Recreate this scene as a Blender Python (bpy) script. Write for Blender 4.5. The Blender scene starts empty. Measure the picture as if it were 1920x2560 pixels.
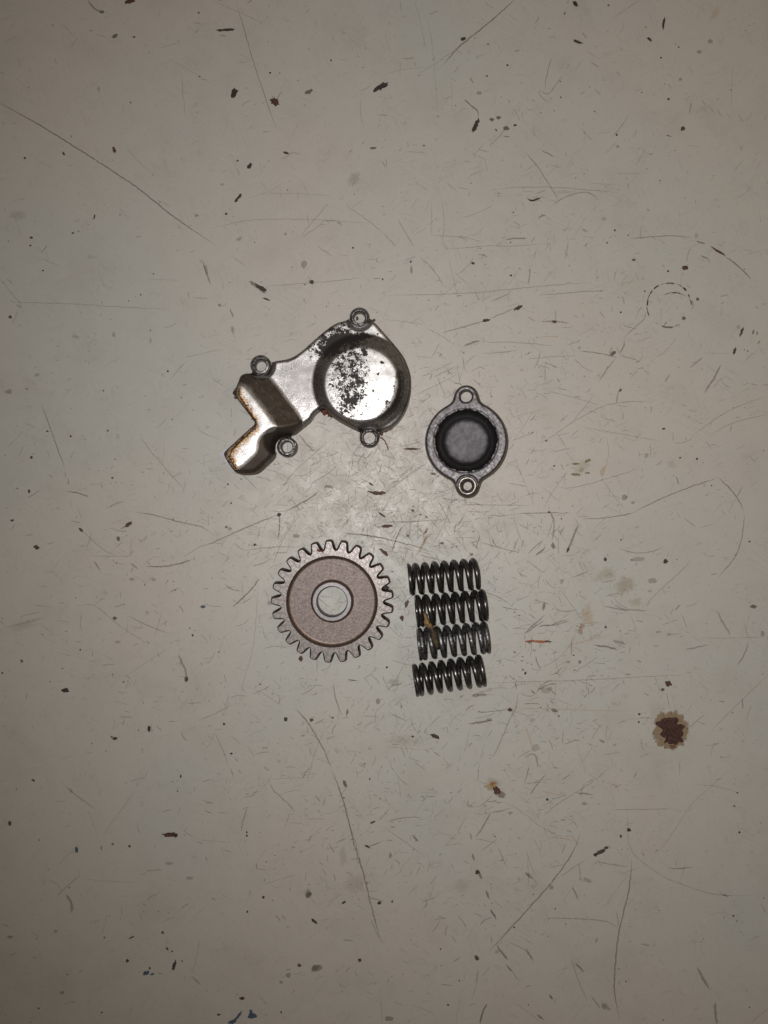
import bpy, bmesh, math, random
import numpy as np
from mathutils import Vector, noise as mnoise

random.seed(7)
rng = np.random.default_rng(11)
scene = bpy.context.scene
C = scene.collection

# ------------------------------------------------------------------ camera
PX = 0.00018868            # metres per photograph pixel on the worktop
FPX = 2000.0               # focal length in photograph pixels
CX, CY = 960.0, 1280.0     # the point right below the lens
D = FPX * PX               # lens height above the worktop
cam = bpy.data.cameras.new('camera')
cam.sensor_fit = 'VERTICAL'; cam.sensor_height = 36.0
cam.lens = 36.0 * FPX / 2560.0
cam.clip_start = 0.01; cam.clip_end = 20
camo = bpy.data.objects.new('camera', cam); C.objects.link(camo)
camo.location = (0, 0, D)
scene.camera = camo

# ------------------------------------------------------------------ world
world = bpy.data.worlds.new('World'); scene.world = world
world.use_nodes = True
bg = world.node_tree.nodes['Background']
bg.inputs[0].default_value = (1.0, 0.74, 0.42, 1)
bg.inputs[1].default_value = 0.078

def lamp(name, kind, loc, power, col, size, target=(0, 0, 0)):
    l = bpy.data.lights.new(name, kind); l.energy = power; l.color = col
    if kind == 'AREA': l.shape = 'DISK'; l.size = size
    else: l.shadow_soft_size = size
    o = bpy.data.objects.new(name, l); C.objects.link(o)
    o.location = loc
    o.rotation_euler = (Vector(target) - Vector(loc)).to_track_quat('-Z', 'Y').to_euler()
    return o
# the phone's flash, beside the lens
fl_ = lamp('phone_flash', 'SPOT', (-0.013, 0.010, D + 0.001), 5.7, (1.0, 0.975, 0.94), 0.0035, (0.14, 0.06, 0))
fl_.data.spot_size = math.radians(160); fl_.data.spot_blend = 1.0
# the warm ceiling lamp of the workshop, off to one side
lamp('ceiling_lamp', 'AREA', (0.9, 0.5, 1.2), 1.6, (1.0, 0.72, 0.42), 0.3)

scene.view_settings.view_transform = 'Standard'
scene.view_settings.look = 'None'
scene.view_settings.exposure = 0.0
scene.view_settings.gamma = 1.0
scene.cycles.transparent_max_bounces = 48

# ------------------------------------------------------------------ pixel helpers
CROPS = dict(C=(530, 740, 3.1904), K=(540, 890, 6.9125), L=(740, 750, 5.3516), F=(1030, 940, 6.1444),
             G=(660, 1330, 4.8794), S=(1000, 1380, 5.979), M=(900, 1150, 5.53), R=(1580, 680, 8.295),
             A=(1600, 1740, 10.369), B=(1180, 1900, 11.85), W=(1200, 1500, 5.53), N=(0, 0, 1.0),
             T1=(0, 0, 1.728), T2=(960, 0, 1.728), T3=(0, 640, 1.728), T4=(960, 640, 1.728),
             T5=(0, 1280, 1.728), T6=(960, 1280, 1.728), T7=(0, 1920, 1.728), T8=(960, 1920, 1.728))
def nat(c, x, y):
    ox, oy, s = CROPS[c]
    return ox + x / s, oy + y / s
def at(c, x, y, z=0.0):
    """metres on the worktop plane of height z under that pixel of the photograph"""
    px, py = nat(c, x, y)
    k = PX * (D - z) / D
    return (px - CX) * k, (CY - py) * k
def L_(c, n, z=0.0):
    return n / CROPS[c][2] * PX * (D - z) / D

# ------------------------------------------------------------------ node helpers
class NT:
    def __init__(s, name):
        s.m = bpy.data.materials.new(name); s.m.use_nodes = True
        s.t = s.m.node_tree; s.n = s.t.nodes; s.l = s.t.links
        s.p = s.n['Principled BSDF']; s.out = s.n['Material Output']
    def _set(s, sock, v):
        if isinstance(v, bpy.types.NodeSocket): s.l.new(v, sock)
        elif isinstance(v, (tuple, list)) and len(v) == 3 and sock.type == 'RGBA': sock.default_value = (*v, 1)
        else: sock.default_value = v
    def set(s, **k):
        for a, v in k.items(): s._set(s.p.inputs[a.replace('_', ' ')], v)
    def obj(s, scale=1.0, stretch=None, rot=0.0):
        tc = s.n.new('ShaderNodeTexCoord'); mp = s.n.new('ShaderNodeMapping')
        s.l.new(tc.outputs['Object'], mp.inputs[0])
        st = stretch or (1, 1, 1)
        mp.inputs['Scale'].default_value = [scale * a for a in st]
        if rot:
            m2 = s.n.new('ShaderNodeMapping'); m2.inputs['Rotation'].default_value = (0, 0, rot)
            s.l.new(tc.outputs['Object'], m2.inputs[0]); s.l.new(m2.outputs[0], mp.inputs[0])
        return mp.outputs[0]
    def noise(s, vec, scale=1.0, detail=4, rough=0.55, dist=0.0):
        n = s.n.new('ShaderNodeTexNoise'); s.l.new(vec, n.inputs['Vector'])
        n.inputs['Scale'].default_value = scale; n.inputs['Detail'].default_value = detail
        n.inputs['Roughness'].default_value = rough; n.inputs['Distortion'].default_value = dist
        return n.outputs['Fac']
    def vor(s, vec, scale=1.0, feature='F1', out='Distance'):
        n = s.n.new('ShaderNodeTexVoronoi'); n.feature = feature
        s.l.new(vec, n.inputs['Vector']); n.inputs['Scale'].default_value = scale
        return n.outputs[out]
    def attr(s, name, out='Fac'):
        n = s.n.new('ShaderNodeAttribute'); n.attribute_name = name
        return n.outputs[out]
    def math(s, op, a, b=0.0, c=None, clamp=False):
        n = s.n.new('ShaderNodeMath'); n.operation = op; n.use_clamp = clamp
        s._set(n.inputs[0], a); s._set(n.inputs[1], b)
        if c is not None: s._set(n.inputs[2], c)
        return n.outputs[0]
    def ramp(s, v, lo, hi, a=0.0, b=1.0, smooth=True):
        n = s.n.new('ShaderNodeMapRange'); n.interpolation_type = 'SMOOTHSTEP' if smooth else 'LINEAR'
        s._set(n.inputs['Value'], v)
        n.inputs['From Min'].default_value = lo; n.inputs['From Max'].default_value = hi
        n.inputs['To Min'].default_value = a; n.inputs['To Max'].default_value = b
        return n.outputs[0]
    def mix(s, f, a, b):
        n = s.n.new('ShaderNodeMix'); n.data_type = 'RGBA'
        s._set(n.inputs['Factor'], f); s._set(n.inputs[6], a); s._set(n.inputs[7], b)
        return n.outputs[2]
    def fmix(s, f, a, b):
        n = s.n.new('ShaderNodeMix'); n.data_type = 'FLOAT'
        s._set(n.inputs['Factor'], f); s._set(n.inputs[2], a); s._set(n.inputs[3], b)
        return n.outputs[0]
    def bump(s, h, dist=0.0001, strength=1.0, prev=None):
        n = s.n.new('ShaderNodeBump'); n.inputs['Distance'].default_value = dist
        n.inputs['Strength'].default_value = strength; s._set(n.inputs['Height'], h)
        if prev is not None: s.l.new(prev, n.inputs['Normal'])
        s.l.new(n.outputs[0], s.p.inputs['Normal'])
        return n.outputs[0]

MM = 1000.0
# ---- worktop paint
def mat_paint():
    t = NT('worn_beige_paint'); v = t.obj(MM)
    big = t.noise(v, 0.0065, 3, 0.5)
    mid = t.noise(v, 0.03, 5, 0.6)
    fine = t.noise(v, 0.6, 4, 0.65)
    grn = t.noise(v, 3.0, 2, 0.6)
    col = t.mix(t.ramp(big, 0.4, 0.62), (0.346, 0.324, 0.301), (0.327, 0.326, 0.306))
    col = t.mix(t.ramp(mid, 0.48, 0.75, 0, 0.3), col, (0.26, 0.24, 0.215))
    col = t.mix(t.ramp(fine, 0.52, 0.75, 0, 0.16), col, (0.19, 0.17, 0.15))
    col = t.mix(t.ramp(grn, 0.3, 0.7, 0, 0.10), col, (0.22, 0.20, 0.18))
    # fine hairline network: thin bands of stretched noise in several directions
    tot = None
    for i, (rot, sc) in enumerate(((0.5, .10), (1.25, .13), (2.2, .10), (2.8, .15))):
        a = t.noise(t.obj(MM, (0.25, 3.0, 1), rot), sc, 2, 0.5, 0.3)
        b = t.ramp(t.math('ABSOLUTE', t.math('SUBTRACT', a, 0.5 + 0.03 * i)), 0.0, 0.006, 1, 0)
        g = t.ramp(t.noise(t.obj(MM, None, rot), 0.05 + .01 * i, 3, 0.6), 0.5, 0.62)
        b = t.math('MULTIPLY', b, g)
        tot = b if tot is None else t.math('MAXIMUM', tot, b)
    col = t.mix(t.math('MULTIPLY', tot, 0.22), col, (0.13, 0.10, 0.08))
    r = t.ramp(t.noise(v, 0.11, 5, 0.65), 0.3, 0.7, 0.36, 0.58)
    t.set(Base_Color=col, Roughness=t.math('ADD', r, t.math('MULTIPLY', tot, 0.1)), Specular_IOR_Level=0.36)
    h = t.math('SUBTRACT', t.math('ADD', t.math('MULTIPLY', fine, 0.5), t.math('MULTIPLY', grn, 0.35)), t.math('MULTIPLY', tot, 0.5))
    t.bump(h, 0.00013, 0.7)
    return t.m
# ---- marks lying in the paint (scratches, chips, stains): soft ragged edges from attributes
def mat_mark(name, nscale, ragged, rough=0.6, soft=0.25):
    t = NT(name); v = t.obj(MM)
    n = t.noise(v, nscale, 4, 0.65)
    n2 = t.noise(v, nscale * 0.25, 2, 0.5)
    m = t.math('ADD', t.attr('msk'), t.math('MULTIPLY', t.math('SUBTRACT', n, 0.5), ragged))
    m = t.math('ADD', m, t.math('MULTIPLY', t.math('SUBTRACT', n2, 0.5), ragged * 0.6))
    a = t.ramp(m, 0.32, 0.32 + soft)
    a = t.math('MULTIPLY', a, t.attr('stg'), clamp=True)
    col = t.mix(t.ramp(n, 0.35, 0.7), t.attr('mcol', 'Color'), t.mix(0.16, t.attr('mcol', 'Color'), (0.25, 0.2, 0.16)))
    t.set(Base_Color=col, Roughness=rough, Alpha=a, Specular_IOR_Level=0.2)
    t.bump(n, 0.00006, 0.5)
    return t.m

def mat_cover():
    t = NT('worn_cast_aluminium'); v = t.obj(MM)
    f1 = t.noise(v, 0.50, 7, 0.72); f2 = t.noise(v, 1.7, 5, 0.75); f3 = t.noise(v, 0.28, 4, 0.6)
    sk = t.noise(t.obj(MM, (0.35, 2.2, 1), 0.9), 1.2, 4, 0.6)
    base = t.mix(t.ramp(f3, 0.35, 0.65), (0.54, 0.53, 0.535), (0.40, 0.39, 0.39))
    # fine speckle where the plating is pitted
    sp = t.math('ADD', t.math('MULTIPLY', t.attr('speck'), 0.75), t.math('MULTIPLY', t.math('SUBTRACT', f2, 0.5), 1.9))
    spm = t.ramp(sp, 0.36, 0.56)
    # black remnants of paint
    g = t.math('ADD', t.attr('grime'), t.math('MULTIPLY', t.math('SUBTRACT', f1, 0.5), 3.4))
    g = t.math('ADD', g, t.math('MULTIPLY', t.math('SUBTRACT', f2, 0.5), 1.15))
    gm = t.ramp(g, 0.52, 0.62)
    d = t.math('ADD', t.attr('dirt_shade'), t.math('MULTIPLY', t.math('SUBTRACT', sk, 0.5), 1.5))
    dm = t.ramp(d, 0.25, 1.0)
    scm = t.ramp(t.math('ADD', t.attr('scuff_shade'), t.math('MULTIPLY', t.math('SUBTRACT', f1, 0.5), 1.5)), 0.50, 0.56)
    ru = t.math('ADD', t.attr('rust'), t.math('MULTIPLY', t.math('SUBTRACT', f1, 0.5), 2.6))
    rm = t.ramp(ru, 0.36, 0.75)
    col = t.mix(t.math('MULTIPLY', spm, 0.62), base, (0.13, 0.12, 0.12))
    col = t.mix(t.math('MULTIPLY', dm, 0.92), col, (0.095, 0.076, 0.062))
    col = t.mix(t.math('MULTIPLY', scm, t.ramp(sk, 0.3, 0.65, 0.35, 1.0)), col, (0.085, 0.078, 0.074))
    rc = t.mix(t.ramp(f2, 0.35, 0.65), (0.62, 0.40, 0.17), (0.30, 0.145, 0.055))
    col = t.mix(t.math('MULTIPLY', rm, 0.8), col, rc)
    col = t.mix(gm, col, (0.020, 0.017, 0.016))
    eb = t.ramp(t.math('ADD', t.attr('edge'), t.math('MULTIPLY', t.math('SUBTRACT', f2, 0.5), 1.4)), 0.45, 0.75)
    col = t.mix(t.math('MULTIPLY', eb, 0.85), col, (0.075, 0.038, 0.022))
    # loose dark nicks along the rusty edge
    nk = t.ramp(t.math('ADD', t.math('MULTIPLY', t.attr('rust'), 0.22), t.noise(v, 1.1, 3, 0.6)), 0.70, 0.75)
    col = t.mix(nk, col, (0.05, 0.03, 0.02))
    met = t.math('SUBTRACT', 1.0, t.math('MAXIMUM', t.math('MULTIPLY', gm, 0.95), t.math('MULTIPLY', rm, 0.35)))
    rough = t.fmix(t.ramp(f2, 0.3, 0.7), 0.44, 0.55)
    rough = t.fmix(gm, rough, 0.55)
    t.set(Base_Color=col, Metallic=met, Roughness=rough, Specular_IOR_Level=0.15)
    h = t.math('ADD', t.math('MULTIPLY', f2, 0.5), t.math('MULTIPLY', gm, 0.35))
    h = t.math('ADD', h, t.math('MULTIPLY', f1, 0.5))
    t.bump(h, 0.00009, 0.5)
    return t.m

def mat_metal(name, c1, c2, r1, r2, dark=(0.03, 0.025, 0.022), dk=(0.6, 0.7), s=1.0, metal=1.0, bump=0.5, bd=0.0001, fine=3.0, streak=None, aniso=0):
    t = NT(name); v = t.obj(MM * s)
    f1 = t.noise(v, 0.9, 6, 0.68); f2 = t.noise(v, fine, 4, 0.65)
    col = t.mix(t.ramp(f1, 0.35, 0.65), c1, c2)
    dm = t.ramp(t.math('ADD', t.math('MULTIPLY', f1, 0.6), t.math('MULTIPLY', f2, 0.4)), dk[0], dk[1])
    col = t.mix(dm, col, dark)
    if streak:
        st = t.noise(t.obj(MM * s, streak[0], streak[1]), streak[2], 3, 0.6)
        col = t.mix(t.ramp(st, 0.45, 0.7, 0, streak[3]), col, dark)
    t.set(Base_Color=col, Metallic=metal, Roughness=t.fmix(t.ramp(f2, 0.3, 0.7), r1, r2))
    t.bump(t.math('ADD', t.math('MULTIPLY', f2, 0.6), t.math('MULTIPLY', f1, 0.6)), bd, bump)
    return t.m

def mat_plain(name, col, col2, rough, s=1.0, metal=0.0, trans=0.0):
    t = NT(name); v = t.obj(MM * s)
    n = t.noise(v, 1.2, 5, 0.6)
    t.set(Base_Color=t.mix(t.ramp(n, 0.38, 0.62), col, col2), Roughness=rough, Metallic=metal, Transmission_Weight=trans)
    t.bump(n, 0.0001, 0.5)
    return t.m

MT = {}
MT['paint'] = mat_paint()
MT['scratch'] = mat_mark('scratch_marks', 1.1, 1.1)
MT['chip'] = mat_mark('chipped_paint', 1.3, 0.75, 0.65, 0.10)
MT['stain'] = mat_mark('stain_marks', 0.7, 1.0, 0.6, 0.7)
MT['cover'] = mat_cover()
MT['lug'] = mat_metal('grimy_lug_metal', (0.30, 0.29, 0.29), (0.13, 0.125, 0.125), 0.42, 0.6, dk=(0.50, 0.62), fine=2.2, bump=0.8, bd=0.00016)
MT['lip'] = mat_metal('bluish_gasket_face', (0.36, 0.37, 0.42), (0.26, 0.26, 0.30), 0.55, 0.7, dk=(0.66, 0.76))
MT['cap'] = mat_metal('oxidised_grey_metal', (0.122, 0.116, 0.122), (0.082, 0.077, 0.082), 0.46, 0.60, dk=(0.58, 0.70), fine=0.7, bump=0.35, bd=0.00010, streak=((0.4, 1.6, 1), 0.8, 0.7, 0.7))
MT['capside'] = mat_metal('brown_oxidised_metal', (0.26, 0.22, 0.17), (0.13, 0.105, 0.08), 0.45, 0.6)
MT['capring'] = mat_metal('bare_washer_face', (0.26, 0.245, 0.23), (0.12, 0.108, 0.10), 0.35, 0.5, dk=(0.60, 0.68), bump=0.7, bd=0.00012)
MT['bowl'] = mat_metal('shaded_oily_wall', (0.020, 0.018, 0.020), (0.006, 0.006, 0.007), 0.4, 0.6, metal=0.4)  # oily wall with the hollow's shade put into its colour
MT['floor'] = mat_metal('dull_cup_floor', (0.20, 0.19, 0.205), (0.12, 0.112, 0.122), 0.62, 0.75, dk=(0.57, 0.66), fine=1.6)
MT['gear'] = mat_metal('ground_gear_steel', (0.19, 0.176, 0.172), (0.105, 0.094, 0.09), 0.38, 0.58, dk=(0.64, 0.72), dark=(0.09, 0.05, 0.04), bump=0.35, streak=((0.3, 3, 1), 0.4, 0.6, 0.25))
MT['gearside'] = mat_metal('browned_tooth_flank', (0.13, 0.085, 0.065), (0.07, 0.045, 0.035), 0.45, 0.6)
MT['web'] = mat_metal('blasted_gear_web', (0.25, 0.21, 0.203), (0.18, 0.148, 0.142), 0.6, 0.7, dk=(0.66, 0.74), dark=(0.10, 0.05, 0.04), fine=1.0, bump=1.0, bd=0.00025)
MT['hub'] = mat_metal('turned_hub_steel', (0.165, 0.16, 0.168), (0.13, 0.122, 0.126), 0.45, 0.55, dk=(0.66, 0.74), bump=0.3)
MT['groove'] = mat_metal('dark_fillet_steel', (0.27, 0.215, 0.185), (0.17, 0.132, 0.11), 0.45, 0.55, bump=0.3)
MT['spring'] = mat_metal('oily_black_spring_wire', (0.112, 0.108, 0.112), (0.056, 0.053, 0.055), 0.25, 0.34, metal=0.9, dark=(0.02, 0.016, 0.015), fine=2.0, bump=0.3)
MT['spring_zinc'] = mat_metal('scuffed_spring_wire', (0.22, 0.22, 0.235), (0.05, 0.048, 0.052), 0.30, 0.45, metal=0.9, dark=(0.02, 0.018, 0.018), dk=(0.55, 0.62), fine=1.2, bump=1.0, bd=0.00025)
MT['amber'] = mat_plain('amber_brown_flake', (0.19, 0.115, 0.035), (0.075, 0.042, 0.018), 0.4)
MT['sealant'] = mat_plain('red_brown_sealant', (0.12, 0.028, 0.012), (0.05, 0.018, 0.012), 0.5)
MT['crud'] = mat_plain('black_crud', (0.02, 0.017, 0.016), (0.05, 0.042, 0.04), 0.5)
MT['flake'] = mat_plain('pale_grease_crust', (0.45, 0.45, 0.46), (0.2, 0.2, 0.21), 0.5, metal=0.5)

# ------------------------------------------------------------------ object helpers
def empty(name, loc, label, cat, group=None):
    o = bpy.data.objects.new(name, None); C.objects.link(o)
    o.location = loc; o.empty_display_size = 0.01
    o['label'] = label; o['category'] = cat
    if group: o['group'] = group
    return o
def mesh_obj(name, V, F, mat, parent=None, smooth=True, sharp=35, mats=None, fm=None, base=(0, 0, 0)):
    me = bpy.data.meshes.new(name)
    V = np.asarray(V, float).copy()
    V -= np.asarray(base)
    me.from_pydata([tuple(v) for v in V], [], [tuple(int(i) for i in f) for f in F])
    for m in (mats or [mat]): me.materials.append(m)
    if fm is not None:
        me.polygons.foreach_set('material_index', np.asarray(fm, np.int32))
    if smooth:
        me.polygons.foreach_set('use_smooth', [True] * len(me.polygons))
        me.set_sharp_from_angle(angle=math.radians(sharp))
    me.validate(); me.update()
    o = bpy.data.objects.new(name, me); C.objects.link(o)
    if parent is not None: o.parent = parent
    return o
def add_attr(o, name, vals):
    a = o.data.attributes.new(name, 'FLOAT', 'POINT'); a.data.foreach_set('value', np.asarray(vals, np.float32))

def smooth_closed(pts, it=2):
    P = np.asarray(pts, float)
    for _ in range(it):
        Q = np.roll(P, -1, 0)
        P = np.stack([0.75 * P + 0.25 * Q, 0.25 * P + 0.75 * Q], 1).reshape(-1, 2)
    return P
def smooth_open(pts, it=2):
    P = np.asarray(pts, float)
    for _ in range(it):
        A, B = P[:-1], P[1:]
        Q = np.stack([0.75 * A + 0.25 * B, 0.25 * A + 0.75 * B], 1).reshape(-1, 2)
        P = np.vstack([P[:1], Q, P[-1:]])
    return P
def poly_sdf(P):
    P = np.asarray(P, float)
    def f(X):
        X = np.asarray(X, float); out = np.empty(len(X))
        A = P; B = np.roll(P, -1, 0); E = B - A; ee = (E * E).sum(1) + 1e-18
        for s in range(0, len(X), 8000):
            x = X[s:s + 8000, None, :]
            W = x - A
            t = np.clip((W * E).sum(2) / ee, 0, 1)
            d = np.sqrt((((W - t[..., None] * E)) ** 2).sum(2)).min(1)
            c = ((A[:, 1] > x[..., 1]) != (B[:, 1] > x[..., 1]))
            xi = A[:, 0] + (x[..., 1] - A[:, 1]) * E[:, 0] / np.where(np.abs(E[:, 1]) < 1e-15, 1e-15, E[:, 1])
            ins = (np.sum(c & (x[..., 0] < xi), 1) % 2) == 1
            out[s:s + 8000] = np.where(ins, -d, d)
        return out
    return f
def smin(a, b, k):
    h = np.clip(0.5 + 0.5 * (b - a) / k, 0, 1)
    return b * (1 - h) + a * h - k * h * (1 - h)
def sstep(x, a, b):
    t = np.clip((x - a) / (b - a), 0, 1); return t * t * (3 - 2 * t)
def gblur(A, sig):
    r = int(3 * sig + 1); k = np.exp(-0.5 * (np.arange(-r, r + 1) / sig) ** 2); k /= k.sum()
    for ax in (0, 1):
        pad = [(0, 0), (0, 0)]; pad[ax] = (r, r)
        B = np.pad(A, pad, mode='edge'); out = np.zeros_like(A)
        for i, w in enumerate(k):
            sl = [slice(None), slice(None)]; sl[ax] = slice(i, i + A.shape[ax])
            out += w * B[tuple(sl)]
        A = out
    return A
def bilin(G, x0, y0, st, X):
    u = np.clip((X[:, 0] - x0) / st, 0, G.shape[1] - 1.001); v = np.clip((X[:, 1] - y0) / st, 0, G.shape[0] - 1.001)
    i = u.astype(int); j = v.astype(int); a = u - i; b = v - j
    return (G[j, i] * (1 - a) + G[j, i + 1] * a) * (1 - b) + (G[j + 1, i] * (1 - a) + G[j + 1, i + 1] * a) * b

def relief(sdf, lo, hi, st, height, zbot, draft=0.0, outer=None):
    """solid whose top is a height field and whose outline is the zero line of sdf"""
    xs = np.arange(lo[0], hi[0], st); ys = np.arange(lo[1], hi[1], st)
    X, Y = np.meshgrid(xs, ys); P = np.stack([X.ravel(), Y.ravel()], 1)
    S = sdf(P); nx, ny = len(xs), len(ys)
    ins = S < -st * 0.15
    idx = np.arange(nx * ny).reshape(ny, nx)
    q = np.stack([idx[:-1, :-1], idx[:-1, 1:], idx[1:, 1:], idx[1:, :-1]], -1).reshape(-1, 4)
    q = q[ins[q].any(1)]
    used = np.unique(q); remap = -np.ones(nx * ny, int); remap[used] = np.arange(len(used))
    q = remap[q]; V = P[used].copy(); s = S[used]
    out = ~ins[used]
    e = st * 0.2
    def grad(X):
        gx = sdf(X + (e, 0)) - sdf(X - (e, 0)); gy = sdf(X + (0, e)) - sdf(X - (0, e))
        g = np.stack([gx, gy], 1); return g / (np.linalg.norm(g, axis=1, keepdims=True) + 1e-12)
    Q = V[out]
    for _ in range(3):
        Q = Q - grad(Q) * sdf(Q)[:, None]
    V[out] = Q
    d = np.maximum(-sdf(V), 0)
    Z = height(V, d)
    V3 = np.column_stack([V, Z])
    # boundary
    E = {}
    for f in q:
        for k in range(4):
            a, b = int(f[k]), int(f[(k + 1) % 4])
            if (b, a) in E: del E[(b, a)]
            else: E[(a, b)] = 1
    bv = sorted({a for a, b in E} | {b for a, b in E})
    G = grad(V[bv]); zb = zbot
    n0 = len(V3); bi = {v: n0 + i for i, v in enumerate(bv)}
    dk = np.full(len(bv), draft)
    if outer is not None: dk = np.where(np.abs(outer(V[bv])) < 0.0003, draft, 0.0)
    low = np.column_stack([V[bv] + G * dk[:, None], np.full(len(bv), zb)])
    V3 = np.vstack([V3, low])
    F = [tuple(f) for f in q] + [(b, a, bi[a], bi[b]) for a, b in E]
    fm = [0] * len(q) + [1] * len(E)
    return V3, F, fm, d

def lathe(prof, seg=96, cx=0, cy=0, jit=None, a0=0, closed=False):
    """prof: list of (r, z)"""
    V = []; F = []
    n = len(prof)
    for k in range(seg):
        a = 2 * math.pi * k / seg + a0
        for i, (r, z) in enumerate(prof):
            rr, zz = (r, z) if jit is None else jit(i, a, r, z)
            V.append((cx + rr * math.cos(a), cy + rr * math.sin(a), zz))
    for k in range(seg):
        k2 = (k + 1) % seg
        for i in range(n - (0 if closed else 1)):
            j = (i + 1) % n
            F.append((k * n + i, k * n + j, k2 * n + j, k2 * n + i))
    return V, F

def tube(pts, rad, seg=10, cap=True):
    """swept round wire; rad may be a list"""
    P = np.asarray(pts, float); n = len(P)
    T = np.gradient(P, axis=0); T /= np.linalg.norm(T, axis=1, keepdims=True) + 1e-12
    N = np.cross(T[0], (0, 0, 1.0)); 
    if np.linalg.norm(N) < 1e-3: N = np.cross(T[0], (0, 1.0, 0))
    N /= np.linalg.norm(N); V = []
    R = np.broadcast_to(np.asarray(rad, float), (n,))
    for i in range(n):
        N = N - T[i] * N.dot(T[i]); N /= np.linalg.norm(N) + 1e-12
        B = np.cross(T[i], N)
        for k in range(seg):
            a = 2 * math.pi * k / seg
            V.append(P[i] + R[i] * (math.cos(a) * N + math.sin(a) * B))
    F = []
    for i in range(n - 1):
        for k in range(seg):
            k2 = (k + 1) % seg
            F.append((i * seg + k, i * seg + k2, (i + 1) * seg + k2, (i + 1) * seg + k))
    if cap:
        F.append(tuple(range(seg))[::-1]); F.append(tuple((n - 1) * seg + k for k in range(seg)))
    return V, F

# ================================================================== WORKTOP
bm = bmesh.new()
bmesh.ops.create_cube(bm, size=1.0)
for v in bm.verts: v.co = (v.co.x * 1.5, v.co.y * 1.5, v.co.z * 0.02 - 0.01)
me = bpy.data.meshes.new('worktop'); bm.to_mesh(me); bm.free(); me.materials.append(MT['paint'])
worktop = bpy.data.objects.new('worktop', me); C.objects.link(worktop)
worktop['kind'] = 'structure'

COL = dict(d=(0.022, 0.016, 0.015), b=(0.055, 0.028, 0.022), g=(0.10, 0.085, 0.075), m=(0.17, 0.14, 0.115),
           r=(0.24, 0.075, 0.018), o=(0.42, 0.25, 0.10), y=(0.27, 0.22, 0.12), u=(0.035, 0.06, 0.10), w=(0.62, 0.60, 0.57),
           t=(0.15, 0.12, 0.07), k=(0.045, 0.018, 0.014))
class Marks:
    def __init__(s): s.V = []; s.F = []; s.m = []; s.st = []; s.c = []; s.z = 0.00003
    def _z(s): s.z += 0.0000003; return s.z if s.z < 0.0003 else 0.0003
    def ribbon(s, P, w, stg, col, taper=True, wob=0.0):
        P = np.asarray(P, float); n = len(P); z = s._z()
        T = np.gradient(P, axis=0); T /= np.linalg.norm(T, axis=1, keepdims=True) + 1e-12
        N = np.stack([-T[:, 1], T[:, 0]], 1); b = len(s.V)
        for i in range(n):
            u = i / (n - 1)
            k = (min(1, 5 * u + 0.15) * min(1, 5 * (1 - u) + 0.15)) if taper else 1
            ww = w * k
            for e in (-1, 0, 1):
                p = P[i] + N[i] * ww * e * 0.5
                s.V.append((p[0], p[1], z)); s.m.append(1.0 if e == 0 else 0.0); s.st.append(stg); s.c.append(col)
        for i in range(n - 1):
            a = b + 3 * i
            s.F += [(a, a + 1, a + 4, a + 3), (a + 1, a + 2, a + 5, a + 4)]
    def blob(s, c, rx, ry, ang, stg, col, seg=14, ir=0.25, inner=0.62):
        z = s._z(); b = len(s.V); ca, sa = math.cos(ang), math.sin(ang)
        s.V.append((c[0], c[1], z)); s.m.append(1.1); s.st.append(stg); s.c.append(col)
        R = [1 + random.uniform(-ir, ir) for _ in range(seg)]
        for f, mv in ((inner, 0.85), (1.0, 0.0)):
            for k in range(seg):
                a = 2 * math.pi * k / seg; x = math.cos(a) * rx * f * R[k]; y = math.sin(a) * ry * f * R[k]
                s.V.append((c[0] + x * ca - y * sa, c[1] + x * sa + y * ca, z)); s.m.append(mv); s.st.append(stg); s.c.append(col)
        for k in range(seg):
            k2 = (k + 1) % seg
            s.F.append((b, b + 1 + k, b + 1 + k2)); s.F.append((b + 1 + k, b + 1 + seg + k, b + 1 + seg + k2, b + 1 + k2))
    def poly(s, P, stg, col, grow=0.0):
        """traced closed shape: solid inside, soft within 'grow' outside"""
        z = s._z(); P = np.asarray(P, float); c = P.mean(0); b = len(s.V); n = len(P)
        s.V.append((c[0], c[1], z)); s.m.append(1.2); s.st.append(stg); s.c.append(col)
        for g, mv in ((0.0, 0.9), (grow, 0.0)):
            for p in P:
                d = p - c; l = np.linalg.norm(d) + 1e-9
                q = p + d / l * g
                s.V.append((q[0], q[1], z)); s.m.append(mv); s.st.append(stg); s.c.append(col)
        for k in range(n):
            k2 = (k + 1) % n
            s.F.append((b, b + 1 + k, b + 1 + k2)); s.F.append((b + 1 + k, b + 1 + n + k, b + 1 + n + k2, b + 1 + k2))
    def build(s, name, mat, stuff=False):
        o = mesh_obj(name, s.V, s.F, mat, worktop, smooth=False)
        add_attr(o, 'msk', s.m); add_attr(o, 'stg', s.st)
        a = o.data.attributes.new('mcol', 'FLOAT_COLOR', 'POINT')
        a.data.foreach_set('color', np.column_stack([np.asarray(s.c), np.ones(len(s.c))]).astype(np.float32).ravel())
        if stuff: o['kind'] = 'stuff'
        return o
def tp(c, pts): return [at(c, x, y) for x, y in pts]

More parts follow.
